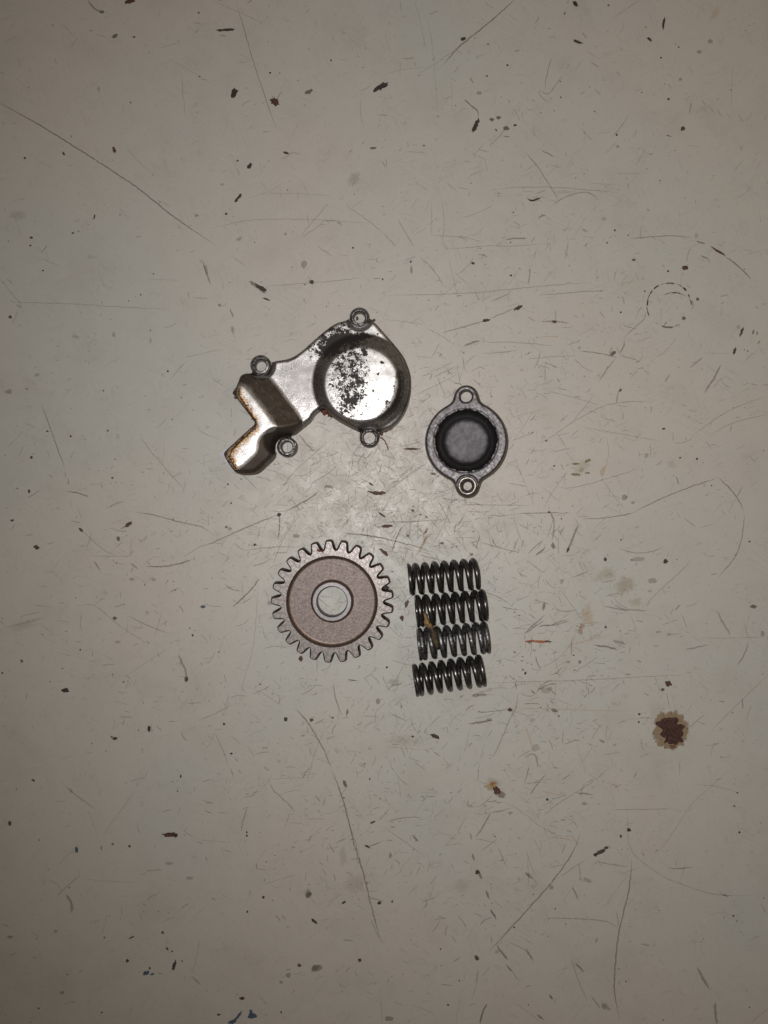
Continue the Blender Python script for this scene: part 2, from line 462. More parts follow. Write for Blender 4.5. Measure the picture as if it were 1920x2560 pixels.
# --- long scratches that can be told apart: (crop, points, width in photo px, strength, colour)
SCR = [
 ('T1', [(-20,435),(60,478),(150,527),(250,588),(350,652),(450,715),(530,768),(600,815),(680,880),(760,945),(850,1005),(930,1058)], 4.0, .82, 'g'),
 ('T1', [(1022,15),(1048,105),(1075,200),(1105,300),(1135,390),(1165,480),(1198,560)], 3.0, .7, 'g'),
 ('T1', [(265,98),(320,160)], 2.6, .4, 'g'), ('T1', [(785,320),(792,430),(803,512)], 2.6, .4, 'g'),
 ('T1', [(540,635),(600,700),(655,750)], 2.6, .4, 'm'), ('T1', [(690,208),(790,180)], 2.6, .4, 'm'),
 ('T1', [(905,0),(1030,50),(1150,108)], 2.4, .4, 'm'), ('T1', [(930,132),(975,130),(1015,124)], 9, .9, 'd'),
 ('T1', [(380,0),(400,35),(445,55)], 6, .7, 'g'), ('T1', [(890,990),(960,975),(1080,948),(1300,945),(1600,965)], 2.6, .45, 'm'),
 ('T1', [(1295,1020),(1350,960),(1415,880)], 2.8, .5, 'g'), ('T1', [(1300,1025),(1360,990),(1415,940)], 2.8, .5, 'g'),
 ('T1', [(1325,925),(1335,970)], 2.6, .55, 'g'), ('T1', [(1060,860),(1150,835),(1225,790)], 2.6, .35, 'm'),
 ('T1', [(1130,840),(1280,832),(1440,848)], 2.6, .35, 'm'), ('T1', [(510,895),(560,950)], 2.6, .4, 'g'),
 ('T1', [(1500,890),(1600,960),(1659,1010)], 2.8, .5, 'g'), ('T1', [(720,250),(830,310),(930,375)], 2.2, .35, 'm'),
 ('T1', [(1210,690),(1235,680),(1265,655),(1300,668)], 3, .5, 'g'), ('T1',[(1370,1060),(1400,1085),(1435,1106)],3,.6,'g'),
 ('T2', [(575,-10),(510,48),(430,118),(370,165),(310,215),(250,286)], 3.6, .85, 'g'),
 ('T2', [(405,130),(330,195),(240,265),(120,335)], 2.6, .4, 'm'), ('T2', [(1105,0),(1060,30),(990,80)], 2.4, .5, 'g'),
 ('T2', [(345,430),(375,455),(408,478),(408,505)], 5, .8, 'g'), ('T2', [(407,508),(400,535),(385,574)], 14, 1.0, 'd'),
 ('T2', [(372,332),(388,362)], 5, .7, 'g'), ('T2', [(1213,72),(1208,98),(1205,130)], 8, .95, 'd'),
 ('T2', [(725,245),(705,310),(695,385)], 2.8, .6, 'b'), ('T2', [(670,385),(668,410),(705,440)], 3, .6, 'g'),
 ('T2', [(670,388),(712,415),(745,360),(775,325)], 3, .6, 'g'), ('T2', [(860,255),(820,310)], 2.6, .4, 'm'),
 ('T2', [(605,655),(650,700),(700,775),(755,865)], 3.6, .7, 'm'), ('T2', [(730,885),(780,850),(850,830),(890,833),(930,862)], 3.6, .7, 'm'),
 ('T2', [(490,815),(640,806),(800,812),(1010,832)], 3, .6, 'm'), ('T2', [(890,790),(950,798),(1010,795)], 2.6, .4, 'm'),
 ('T2', [(617,858),(632,868),(655,866),(678,852)], 7, 1.0, 'd'), ('T2', [(665,948),(680,932),(700,930)], 4.5, .7, 'g'),
 ('T2', [(680,650),(710,662),(735,680)], 3.4, .8, 'b'), ('T2', [(515,588),(545,592)], 5, .8, 'd'), ('T2', [(1218,586),(1245,590)], 4, .85, 'd'),
 ('T2', [(95,655),(180,658)], 2.4, .5, 'g'), ('T2', [(405,646),(460,657)], 3, .6, 'g'), ('T2', [(1055,500),(1025,550),(985,590)], 3, .5, 'g'),
 ('T2', [(1130,635),(1110,680),(1085,715)], 3, .45, 'g'), ('T2', [(1370,430),(1395,462)], 3, .5, 'g'), ('T2', [(1400,450),(1430,495)], 3, .5, 'g'),
 ('T2', [(1432,470),(1465,505)], 3, .5, 'g'), ('T2', [(1478,485),(1500,520)], 3, .45, 'g'), ('T2', [(1532,495),(1553,530)], 3, .5, 'g'),
 ('T2', [(1550,690),(1510,745)], 3, .5, 'm'), ('T2', [(1410,1065),(1435,1080),(1475,1104)], 7, .9, 'b'), ('T2', [(1345,1042),(1390,1053)], 6, .7, 'b'),
 ('T2', [(525,1035),(575,1030),(617,1030)], 5, .7, 'g'), ('T2', [(255,1075),(350,1072),(450,1060),(560,1065),(700,1050)], 3, .5, 'm'),
 ('T2', [(200,1018),(330,1022),(430,1045)], 3, .5, 'm'), ('T2', [(250,860),(262,960),(250,1060)], 3, .4, 'm'), ('T2', [(205,870),(205,1020)], 2.6, .4, 'm'),
 ('T2', [(60,950),(90,1000),(130,1070)], 3, .55, 'g'), ('T2', [(0,1010),(55,1068)], 3, .6, 'g'), ('T2', [(1060,1030),(1180,1022),(1240,1017),(1330,1025)], 3.6, .5, 'b'),
 ('T2', [(135,0),(160,110),(185,230)], 2.4, .35, 'm'), ('T2', [(190,80),(215,230),(232,500)], 2.4, .32, 'm'), ('T2', [(0,325),(70,300),(180,290)], 2.4, .4, 'm'),
 ('T2', [(70,0),(75,55)], 3, .45, 'm'), ('T2', [(290,350),(295,480)], 2.4, .3, 'm'), ('T2', [(1440,1055),(1470,1065)], 3, .6, 'g'),
 ('T2', [(265,785),(320,830)], 3, .4, 'g'), ('T2', [(1505,285),(1500,480)], 2.2, .35, 'm'), ('T2', [(1600,790),(1560,840),(1500,866)], 2.6, .35, 'm'),
 ('T3', [(0,100),(45,155),(100,220)], 3, .5, 'm'), ('T3', [(0,200),(300,205),(500,220),(740,230)], 3.2, .45, 'm'),
 ('T3', [(180,10),(260,45)], 3, .4, 'm'), ('T3', [(875,20),(890,70),(912,125)], 5.5, .6, 'g'), ('T3', [(830,180),(905,184)], 3, .5, 'g'),
 ('T3', [(992,225),(1010,268)], 6, .6, 'g'), ('T3', [(180,640),(215,740),(245,820),(282,922)], 3.4, .7, 'g'),
 ('T3', [(105,755),(60,800),(30,830)], 2.4, .4, 'm'), ('T3', [(290,1018),(335,1022),(385,1040)], 4, .75, 'b'), ('T3', [(330,1010),(380,1002)], 2.4, .4, 'm'),
 ('T3', [(960,400),(880,420),(790,440)], 2.6, .4, 'g'), ('T3', [(805,455),(770,490),(735,535)], 3, .5, 'g'), ('T3', [(822,475),(790,520)], 3, .4, 'g'),
 ('T3', [(720,700),(695,730),(670,748)], 2.6, .5, 'g'), ('T3', [(600,765),(645,840),(700,900),(760,970),(800,1010)], 3, .5, 'g'),
 ('T3', [(850,730),(870,765),(950,790)], 2.6, .45, 'g'), ('T3', [(1575,90),(1480,105),(1300,120),(1150,130)], 3, .55, 'm'),
 ('T3', [(1075,110),(1110,130),(1150,160)], 13, .75, 'b'), ('T3', [(1135,182),(1168,192)], 6, .9, 'd'), ('T3', [(1265,325),(1250,345)], 3, .5, 'g'),
 ('T3', [(1230,1106),(1290,1075),(1350,1040),(1380,1010)], 5, .7, 'b'), ('T3', [(420,590),(460,570)], 2.4, .4, 'g'),
 ('T3', [(1000,0),(1060,45)], 2.6, .5, 'g'), ('T3', [(450,480),(530,430)], 2.6, .35, 'm'), ('T3', [(1290,770),(1325,815),(1360,845)], 6, .5, 'b'),
 ('T3', [(1430,790),(1350,860),(1260,940),(1200,1030)], 3.5, .45, 'm'), ('T3', [(1460,900),(1420,940),(1330,990)], 3.4, .5, 'm'),
 ('T3', [(1400,1000),(1420,990),(1440,1005)], 10, .75, 'b'), ('T3', [(700,900),(710,850),(705,800)], 2.4, .35, 'm'),
 ('T3', [(640,100),(780,105)], 2.2, .35, 'm'), ('T3', [(300,1040),(315,1100)], 2.2, .35, 'm'), ('T3', [(25,95),(60,125)], 3.4, .5, 'g'),
 ('T4', [(0,170),(200,168),(420,158),(600,138),(780,122),(900,115)], 3.0, .6, 'm'), ('T4', [(670,170),(800,158),(965,148)], 4, .5, 'm'),
 ('T4', [(250,332),(350,305),(440,278)], 3.4, .65, 'g'), ('T4', [(425,284),(460,272)], 12, .95, 'd'), ('T4', [(460,270),(520,245),(565,225)], 3.4, .65, 'g'),
 ('T4', [(560,235),(598,212)], 14, .95, 'd'), ('T4', [(345,390),(390,370),(415,366)], 7, .65, 'b'), ('T4', [(415,366),(470,375),(540,370),(740,388)], 3, .5, 'g'),
 ('T4', [(680,285),(735,282),(800,290)], 6, .5, 'g'), ('T4', [(628,50),(630,90),(622,125)], 6, .45, 'b'), ('T4', [(150,0),(215,60),(262,135)], 2.8, .55, 'b'),
 ('T4', [(280,0),(300,100),(320,180)], 2.6, .35, 'm'), ('T4', [(390,0),(360,50),(310,85)], 2.8, .5, 'g'), ('T4', [(845,410),(930,420),(975,430),(1010,440)], 4, .6, 'b'),
 ('T4', [(975,430),(1000,410)], 13, .8, 'g'), ('T4', [(1015,425),(1040,390),(1035,370)], 5, .5, 'b'), ('T4', [(1040,350),(1070,320),(1130,270),(1130,240)], 4, .4, 'b'),
 ('T4', [(1000,440),(970,480),(930,540)], 5, .4, 'b'), ('T4', [(1020,430),(1100,450)], 3.4, .5, 'b'), ('T4', [(615,445),(760,432),(830,432)], 3, .5, 'm'),
 ('T4', [(210,500),(300,455)], 3, .5, 'b'), ('T4', [(215,525),(310,478)], 3, .5, 'b'), ('T4', [(230,520),(260,600)], 3, .45, 'b'),
 ('T4', [(120,610),(220,560),(320,510)], 3, .4, 'b'), ('T4', [(315,460),(330,560)], 3, .45, 'g'), ('T4', [(695,480),(697,545)], 4, .4, 'b'),
 ('T4', [(180,310),(260,350),(290,380)], 3, .45, 'g'), ('T4', [(0,275),(90,282),(180,300)], 3, .4, 'm'),
 ('T4', [(820,440),(870,490),(910,500)], 2.6, .5, 'g'), ('T4', [(1455,470),(1430,520),(1385,592)], 7, .75, 'm'), ('T4', [(1380,435),(1350,460),(1320,485)], 4.4, .5, 'g'),
 ('T4', [(1455,530),(1475,563),(1500,566)], 2.6, .5, 'g'), ('T4', [(1470,0),(1525,38),(1565,75),(1585,102)], 4.6, .75, 'b'), ('T4', [(1365,0),(1405,15)], 6, .7, 'g'),
 ('T4', [(1240,390),(1200,425),(1170,440)], 3, .4, 'm'), ('T4', [(1380,420),(1500,420)], 2.2, .4, 'm'), ('T4', [(1552,305),(1545,325),(1537,350)], 9, .85, 'b'),
 ('T4', [(1597,318),(1593,340)], 7, .8, 'b'), ('T4', [(1610,325),(1613,345)], 5, .8, 'b'), ('T4', [(1625,365),(1615,380)], 5, .8, 'b'), ('T4', [(1517,395),(1511,427)], 10, .95, 'd'),
 ('T4', [(670,808),(720,785),(800,725),(860,692),(940,650),(1000,635),(1080,628),(1160,630)], 3, .6, 'm'), ('T4', [(680,810),(690,790)], 3, .4, 'm'),
 ('T4', [(905,600),(870,650),(810,720)], 3, .5, 'm'), ('T4', [(860,740),(1000,765),(1195,800)], 3, .45, 'm'), ('T4', [(1659,605),(1580,630),(1480,670),(1380,740),(1330,780)], 3.2, .45, 'm'),
 ('T4', [(1659,685),(1580,700),(1490,725),(1410,775)], 3.2, .45, 'm'), ('T4', [(1080,1106),(1150,1070),(1240,1030),(1340,990),(1445,958)], 3.2, .8, 'b'),
 ('T4', [(1445,958),(1490,1000),(1530,1050),(1548,1090),(1552,1106)], 3.4, .75, 'b'), ('T4', [(750,998),(790,1005),(870,990),(1000,950),(1100,920)], 2.8, .55, 'g'),
 ('T4', [(800,920),(740,1000),(690,1090)], 2.6, .45, 'm'), ('T4', [(1260,950),(1275,990)], 6, .45, 'b'), ('T4', [(940,960),(1000,1050),(1050,1100)], 2.8, .4, 'm'),
 ('T4', [(960,780),(975,850),(950,930)], 3.4, .4, 'o'), ('T4', [(1385,795),(1420,840)], 3, .4, 'm'), ('T4', [(340,1075),(450,1075),(620,1078)], 2.4, .6, 'b'),
 ('T4', [(540,700),(700,660)], 2.2, .4, 'm'), ('T4', [(550,800),(640,765)], 2.8, .5, 'g'), ('T4', [(0,1010),(60,970),(130,900)], 5, .4, 'm'),
 ('T4', [(1490,1106),(1510,1060)], 2.4, .35, 'm'), ('T4', [(560,860),(600,960),(640,1060)], 2.6, .4, 'm'), ('T4', [(1630,215),(1659,200)], 3, .4, 'm'),
 ('T5', [(580,0),(680,15),(780,45),(880,65),(925,98)], 4, .65, 'g'), ('T5', [(1205,10),(1130,40),(1050,72),(960,115),(870,152)], 4.5, .65, 'g'),
 ('T5', [(1205,5),(1208,50),(1203,120)], 5, .7, 'b'), ('T5', [(1305,0),(1250,70),(1210,140),(1180,225)], 2.8, .55, 'b'), ('T5', [(1290,0),(1235,80),(1190,160)], 2.8, .4, 'b'),
 ('T5', [(1060,165),(1180,150),(1300,150)], 3.6, .5, 'g'), ('T5', [(520,75),(560,50),(575,45)], 5, .6, 'b'), ('T5', [(350,75),(400,125),(450,165),(500,190)], 3, .5, 'm'),
 ('T5', [(390,188),(480,192),(570,190)], 2.8, .45, 'm'), ('T5', [(405,210),(435,255)], 5, .5, 'b'), ('T5', [(560,220),(600,248)], 5, .55, 'b'),
 ('T5', [(630,235),(700,237),(760,228),(830,205)], 5, .7, 'b'), ('T5', [(1120,290),(1090,330),(1050,370),(1005,410)], 5.5, .65, 'b'),
 ('T5', [(775,325),(730,350)], 5, .45, 'g'), ('T5', [(320,408),(400,395),(440,425),(500,480),(560,520),(640,570)], 3, .45, 'm'),
 ('T5', [(80,455),(130,440),(175,430)], 3.4, .4, 'g'), ('T5', [(700,430),(680,500),(665,545)], 2.8, .4, 'g'), ('T5', [(880,403),(960,408)], 2.8, .5, 'g'),
 ('T5', [(770,612),(785,650),(805,690),(806,735)], 7.5, .6, 'g'), ('T5', [(735,588),(670,625),(600,670),(550,705)], 2.6, .35, 'm'),
 ('T5', [(1008,830),(950,862),(860,900)], 3.2, .5, 'g'), ('T5', [(1280,850),(1330,910),(1380,990),(1410,1050),(1430,1106)], 4.4, .7, 'g'),
 ('T5', [(1265,845),(1310,880),(1360,945)], 2.6, .5, 'm'), ('T5', [(925,950),(960,1020),(990,1100)], 3, .45, 'g'), ('T5', [(1115,300),(1105,500),(1085,640),(1050,720),(1035,830)], 3, .32, 'm'),
 ('T5', [(1440,740),(1445,790),(1475,880)], 4.4, .55, 'b'), ('T5', [(1500,725),(1545,727)], 4, .95, 'd'), ('T5', [(1500,880),(1500,850)], 8, .8, 'g'),
 ('T5', [(1560,880),(1625,882)], 2.8, .5, 'g'), ('T5', [(1620,860),(1622,920)], 2.8, .45, 'g'), ('T5', [(1075,755),(1150,790),(1220,840)], 3, .4, 'm'),
 ('T5', [(210,240),(260,290)], 2.4, .35, 'm'), ('T5', [(1485,92),(1560,97),(1659,112)], 4.6, .75, 'b'), ('T5', [(20,500),(100,480),(190,455)], 8, .22, 'm'),
 ('T6', [(855,30),(935,28),(1020,17),(1090,0)], 3.2, .8, 'b'), ('T6', [(1555,0),(1555,60),(1540,140),(1510,210),(1460,262),(1440,285)], 3.2, .7, 'b'),
 ('T6', [(840,55),(815,110),(792,175)], 8.5, .7, 'g'), ('T6', [(797,148),(790,178)], 9, .95, 'd'), ('T6', [(720,0),(740,50),(725,125)], 5, .55, 'g'),
 ('T6', [(725,130),(735,160)], 11, .75, 'd'), ('T6', [(655,192),(695,155)], 8, .7, 'b'), ('T6', [(0,45),(100,42),(175,38)], 3, .65, 'g'),
 ('T6', [(75,65),(50,120),(30,180)], 4, .5, 'g'), ('T6', [(410,130),(520,160),(590,175)], 3.4, .5, 'b'), ('T6', [(620,215),(690,262)], 3, .5, 'b'),
 ('T6', [(1330,200),(1290,250),(1200,330),(1115,412)], 3.2, .5, 'm'), ('T6', [(950,408),(1040,422),(1130,425)], 6, .5, 'g'), ('T6', [(990,400),(1050,430)], 5, .4, 'g'),
 ('T6', [(610,560),(660,558),(716,560)], 8, .95, 'r'), ('T6', [(610,562),(640,560)], 4, .95, 'd'), ('T6', [(690,559),(728,561)], 6, .9, 'k'),
 ('T6', [(610,525),(650,495),(690,470)], 4.6, .65, 'b'), ('T6', [(670,492),(740,490),(800,470)], 3.4, .6, 'b'), ('T6', [(905,575),(955,580),(1010,594)], 6, .75, 'b'),
 ('T6', [(985,558),(1045,568)], 11, .5, 'g'), ('T6', [(1300,594),(1360,585),(1400,572)], 4, .55, 'b'), ('T6', [(1440,428),(1465,480),(1498,535)], 6.5, .55, 'm'),
 ('T6', [(1575,560),(1560,610),(1525,665)], 4.6, .5, 'b'), ('T6', [(1350,545),(1500,545),(1659,540)], 2.6, .4, 'm'), ('T6', [(1550,460),(1575,550)], 2.8, .4, 'm'),
 ('T6', [(430,738),(600,735),(900,725),(1100,712),(1310,703)], 2.8, .6, 'm'), ('T6', [(540,845),(700,850),(860,855),(1060,862)], 3, .5, 'o'),
 ('T6', [(395,865),(470,862),(540,852)], 3.2, .75, 'b'), ('T6', [(580,780),(570,850),(540,900),(500,1000),(470,1060)], 4, .5, 'g'),
 ('T6', [(365,915),(410,908),(465,898)], 7, .65, 'b'), ('T6', [(375,795),(445,788)], 11, .6, 'b'), ('T6', [(375,795),(410,780),(455,768)], 3.2, .5, 'g'),
 ('T6', [(660,780),(680,745),(720,725)], 4.4, .6, 'g'), ('T6', [(610,925),(630,985),(655,1035)], 7, .3, 'o'), ('T6', [(610,1062),(655,1035),(665,1106)], 6, .5, 'g'),
 ('T6', [(1655,705),(1560,800),(1450,905),(1405,960)], 2.6, .5, 'm'), ('T6', [(1390,870),(1310,935)], 3, .6, 'm'), ('T6', [(0,1012),(80,1020),(170,1028)], 3, .5, 'o'),
 ('T6', [(90,1000),(105,1045)], 3, .5, 'r'), ('T6', [(1590,395),(1560,520)], 2.2, .3, 'm'), ('T6', [(500,580),(460,650)], 2.4, .3, 'm'),
 ('T6', [(0,330),(60,328),(97,322)], 3, .5, 'g'), ('T6', [(0,210),(60,180)], 2.4, .5, 'g'), ('T6', [(90,650),(40,750),(0,780)], 3, .45, 'g'),
 ('T6', [(805,840),(810,900)], 2.6, .3, 'm'), ('T6', [(1040,700),(1070,702)], 5, .55, 'b'), ('T6', [(1030,720),(1040,748)], 3, .5, 'b'),
 ('T7', [(995,0),(1012,40)], 4, .6, 'g'), ('T7', [(1425,0),(1455,60),(1490,160),(1520,290),(1545,380),(1575,470),(1590,545),(1615,640),(1640,730),(1656,760)], 5, .65, 'g'),
 ('T7', [(1440,10),(1475,110),(1500,220),(1540,330),(1580,500)], 2.6, .4, 'g'), ('T7', [(275,72),(340,125),(410,178)], 3.6, .5, 'g'),
 ('T7', [(585,100),(540,160),(480,240),(440,300)], 2.8, .4, 'm'), ('T7', [(380,180),(415,275)], 3, .35, 'm'), ('T7', [(1070,165),(1055,210),(1042,275)], 5.5, .4, 'g'),
 ('T7', [(1160,55),(1180,100),(1240,145),(1275,190)], 4, .5, 'g'), ('T7', [(1170,48),(1320,40)], 2.4, .35, 'm'), ('T7', [(625,445),(700,437)], 3.2, .5, 'g'),
 ('T7', [(350,460),(290,510),(250,550)], 4, .4, 'g'), ('T7', [(205,480),(240,495),(265,525)], 3, .4, 'g'), ('T7', [(285,548),(310,580),(312,625)], 11, .55, 'g'),
 ('T7', [(360,480),(480,490),(600,495)], 3, .28, 'm'), ('T7', [(1130,505),(1280,460)], 3, .4, 'm'), ('T7', [(865,730),(845,840),(830,895)], 3, .35, 'm'),
 ('T7', [(825,900),(870,935)], 8, .4, 'g'), ('T7', [(1590,555),(1660,578)], 4, .5, 'g'), ('T7', [(1450,325),(1500,300)], 4, .5, 'g'),
 ('T7', [(1590,340),(1650,318)], 4, .6, 'k'), ('T7', [(465,630),(440,720)], 3, .35, 'm'), ('T7', [(330,335),(245,430)], 2.4, .35, 'm'),
 ('T7', [(855,310),(1000,322)], 3, .3, 'm'), ('T7', [(1046,1048),(1025,1080),(1000,1095)], 8, .85, 'u'), ('T7', [(580,725),(555,738)], 5, .85, 'd'),
 ('T7', [(645,0),(620,50)], 3, .4, 'm'), ('T7', [(0,675),(30,678),(40,690)], 5, .35, 'g'), ('T7', [(1645,985),(1650,1106)], 2.6, .4, 'm'), ('T7', [(1600,650),(1640,740)], 4, .4, 'g'),
 ('T8', [(845,285),(825,345),(790,405),(720,500),(640,590),(575,660),(530,710),(455,790)], 4.6, .75, 'g'), ('T8', [(1070,390),(1068,450),(1055,545),(1030,640),(1010,730),(1000,830),(993,930),(1000,1010),(1020,1090)], 5, .7, 'g'),
 ('T8', [(460,190),(435,245),(395,300)], 5.5, .65, 'g'), ('T8', [(370,280),(380,310)], 7, .5, 'g'), ('T8', [(395,305),(490,325)], 3, .45, 'g'), ('T8', [(490,305),(420,358)], 3, .55, 'g'),
 ('T8', [(975,0),(900,60),(820,110),(740,160),(690,205)], 3, .55, 'm'), ('T8', [(830,108),(905,115)], 6, .5, 'g'), ('T8', [(520,145),(600,190),(690,265),(770,298)], 2.8, .45, 'm'),
 ('T8', [(1045,160),(1055,230),(1050,320),(1080,380),(1200,470),(1330,520),(1450,552),(1600,550)], 3, .45, 'm'), ('T8', [(1460,550),(1490,550)], 7, .7, 'b'),
 ('T8', [(1500,0),(1400,90),(1320,160),(1250,280),(1160,400)], 2.6, .4, 'm'), ('T8', [(1340,70),(1440,78),(1530,105)], 3, .4, 'm'), ('T8', [(980,180),(1130,178),(1250,175)], 3, .5, 'g'),
 ('T8', [(380,368),(392,400)], 7, .65, 'b'), ('T8', [(400,438),(425,480)], 8, .75, 'b'), ('T8', [(437,525),(458,568)], 7, .65, 'b'), ('T8', [(458,608),(487,655)], 8, .8, 'b'),
 ('T8', [(122,290),(150,318)], 7, .7, 'b'), ('T8', [(485,765),(535,828)], 7, .7, 'b'), ('T8', [(525,850),(555,880)], 6, .7, 'b'), ('T8', [(550,870),(585,920)], 3, .5, 'g'),
 ('T8', [(825,842),(865,880)], 7, .7, 'b'), ('T8', [(612,780),(645,830)], 6, .6, 'b'), ('T8', [(540,750),(620,790)], 2.8, .5, 'g'), ('T8', [(712,980),(732,998)], 7, .8, 'b'),
 ('T8', [(810,510),(840,568)], 5.5, .5, 'b'), ('T8', [(662,1065),(690,1088)], 8, .7, 'b'), ('T8', [(1350,860),(1380,910),(1405,955)], 9, .6, 'g'), ('T8', [(1430,1010),(1430,1050),(1438,1106)], 9, .6, 'g'),
 ('T8', [(445,1015),(425,1050),(415,1106)], 6, .75, 'd'), ('T8', [(690,650),(780,648),(900,655),(960,660),(1010,690)], 4, .45, 'g'), ('T8', [(415,680),(430,655),(470,645)], 5, .5, 'g'),
 ('T8', [(805,820),(840,920),(880,1010)], 3.4, .4, 'g'), ('T8', [(895,985),(935,1040)], 5, .5, 'g'), ('T8', [(905,403),(1000,418),(1055,425)], 6, .35, 'g'), ('T8', [(1225,430),(1245,435),(1335,430)], 3.4, .6, 'b'),
 ('T8', [(1300,410),(1280,490)], 2.8, .35, 'm'), ('T8', [(1110,762),(1150,766)], 5, .5, 'g'), ('T8', [(115,1020),(220,1060)], 3, .35, 'm'), ('T8', [(0,255),(70,305),(170,375)], 3, .45, 'g'),
 ('T8', [(240,935),(300,938)], 4, .5, 'g'), ('T8', [(615,355),(640,440),(660,470)], 3, .4, 'g'), ('T8', [(615,460),(650,480)], 6, .55, 'b'), ('T8', [(710,430),(780,415)], 3, .5, 'g'),
 ('T8', [(160,125),(230,123)], 3, .55, 'g'), ('T8', [(765,55),(805,25)], 4, .6, 'g'), ('T8', [(600,65),(690,62)], 3, .4, 'g'), ('T8', [(225,460),(195,580),(150,630)], 3, .35, 'm'),
 ('T8', [(760,470),(870,395)], 4, .4, 'm'), ('T8', [(1060,450),(940,610),(1000,550)], 2.6, .3, 'm'), ('T8', [(690,1106),(560,1010)], 2.6, .4, 'm'), ('T8', [(400,930),(405,870)], 8, .35, 'm'),
 ('T8', [(1659,1035),(1580,1106)], 4, .45, 'o'), ('T8', [(1625,585),(1655,630)], 4, .45, 'g'), ('T8', [(380,1000),(410,900)], 3, .4, 'm'), ('T8', [(310,1106),(330,980)], 3, .3, 'm'),
 # middle of the picture
 ('M', [(0,1035),(150,1050),(300,1080),(450,1112),(600,1150),(750,1190),(880,1225),(960,1245)], 4.6, .75, 'g'),
 ('M', [(640,885),(560,940),(520,1050),(480,1150),(435,1290)], 4, .6, 'g'), ('M', [(440,885),(560,870),(700,850),(900,836),(1180,825)], 3, .6, 'g'),
 ('M', [(130,695),(260,682),(400,698),(560,712)], 3, .6, 'g'), ('M', [(930,30),(700,190),(560,290),(440,380),(330,470),(240,560)], 9, .35, 'm'),
 ('M', [(915,930),(925,965),(905,1005),(895,1030)], 8, .75, 'r'), ('M', [(920,1040),(900,1120),(850,1200),(800,1290),(760,1330)], 9, .4, 'o'), ('M', [(925,1045),(880,1150),(830,1240)], 4, .6, 'b'),
 ('M', [(1060,510),(1100,600),(1160,710),(1230,840),(1250,900)], 3.4, .6, 'g'), ('M', [(1225,610),(1260,585),(1330,555),(1385,520)], 4.4, .7, 'g'), ('M', [(1110,520),(1200,540),(1310,552)], 3.4, .55, 'g'),
 ('M', [(1440,530),(1475,610)], 9, .45, 'g'), ('M', [(1480,575),(1575,603)], 3.4, .5, 'g'), ('M', [(1330,865),(1315,940),(1295,1025)], 3.4, .65, 'b'), ('M', [(1390,820),(1350,950)], 2.8, .4, 'm'),
 ('M', [(1020,240),(1000,330)], 4, .55, 'b'), ('M', [(1240,530),(1300,470)], 3, .5, 'g'), ('M', [(560,1455),(630,1430),(520,1475)], 3, .45, 'g'),
 ('M', [(790,1310),(900,1330),(1020,1355),(1140,1385)], 3.4, .55, 'b'), ('M', [(960,1195),(1060,1190),(1150,1165)], 3.4, .5, 'b'), ('M', [(350,1360),(290,1400)], 3, .5, 'g'),
 ('M', [(1540,1140),(1659,1255)], 3.4, .45, 'b'), ('M', [(1480,620),(1659,622)], 2.4, .5, 'g'), ('M', [(0,320),(60,300),(90,290)], 4, .6, 'b'), ('M', [(0,690),(100,600),(250,520)], 3, .35, 'm'),
 ('M', [(260,240),(330,350),(380,430)], 3, .45, 'm'), ('M', [(560,720),(570,880)], 2.4, .3, 'm'), ('M', [(180,1140),(150,1210)], 4, .4, 'g'),
 ('W', [(605,470),(680,400),(740,345),(800,300),(860,240),(900,200)], 4, .7, 'b'), ('W', [(790,372),(860,355),(960,345),(1030,335),(1110,295),(1220,275)], 3.8, .65, 'b'),
 ('W', [(280,88),(360,108),(440,122),(540,135)], 4, .55, 'b'), ('W', [(550,410),(690,390)], 3.4, .5, 'o'), ('W', [(785,456),(925,456)], 2.8, .6, 'm'),
 ('W', [(710,480),(712,640),(700,800)], 3.4, .4, 'g'), ('W', [(830,590),(823,665)], 5, .45, 'g'), ('W', [(765,775),(790,880),(855,960)], 5, .6, 'g'), ('W', [(700,1250),(770,1300)], 5.5, .75, 'b'),
 ('W', [(800,1255),(870,1200),(960,1160),(1060,1150)], 4.4, .65, 'b'), ('W', [(900,1200),(990,1260),(1060,1320)], 3.6, .55, 'b'), ('W', [(480,1125),(510,1245)], 4.4, .6, 'g'),
 ('W', [(300,800),(260,910)], 4, .5, 'g'), ('W', [(990,740),(1060,720)], 4, .6, 'b'), ('W', [(1165,650),(1300,610),(1450,570),(1650,500)], 3.4, .5, 'o'), ('W', [(1265,650),(1340,670),(1420,720)], 3.6, .55, 'o'),
 ('W', [(1320,990),(1450,900),(1650,780)], 3.2, .55, 'm'), ('W', [(1390,225),(1470,180),(1550,150)], 4, .6, 'o'), ('W', [(1380,462),(1425,462)], 4, .8, 'r'), ('W', [(1340,330),(1500,320),(1640,300)], 4, .5, 'o'),
 ('W', [(1020,740),(1060,900),(1100,1100)], 3, .4, 'm'), ('W', [(660,180),(780,260)], 4, .45, 'b'), ('W', [(640,200),(600,150),(540,130)], 3, .4, 'g'), ('W', [(720,45),(870,35)], 3, .5, 'g'),
 ('W', [(1460,775),(1455,850)], 3, .45, 'm'), ('W', [(450,722),(505,730)], 7, .65, 'g'), ('W', [(555,842),(600,838)], 7, .65, 'g'), ('W', [(1195,865),(1250,845)], 10, .6, 'g'),
 ('W', [(715,685),(780,700)], 10, .45, 'g'), ('W', [(1500,1050),(1560,1110),(1610,1145)], 3, .5, 'm'), ('W', [(640,1400),(740,1360),(830,1340)], 3, .45, 'g'), ('W', [(1435,1365),(1480,1285)], 4, .5, 'g'),
]
mk = Marks()
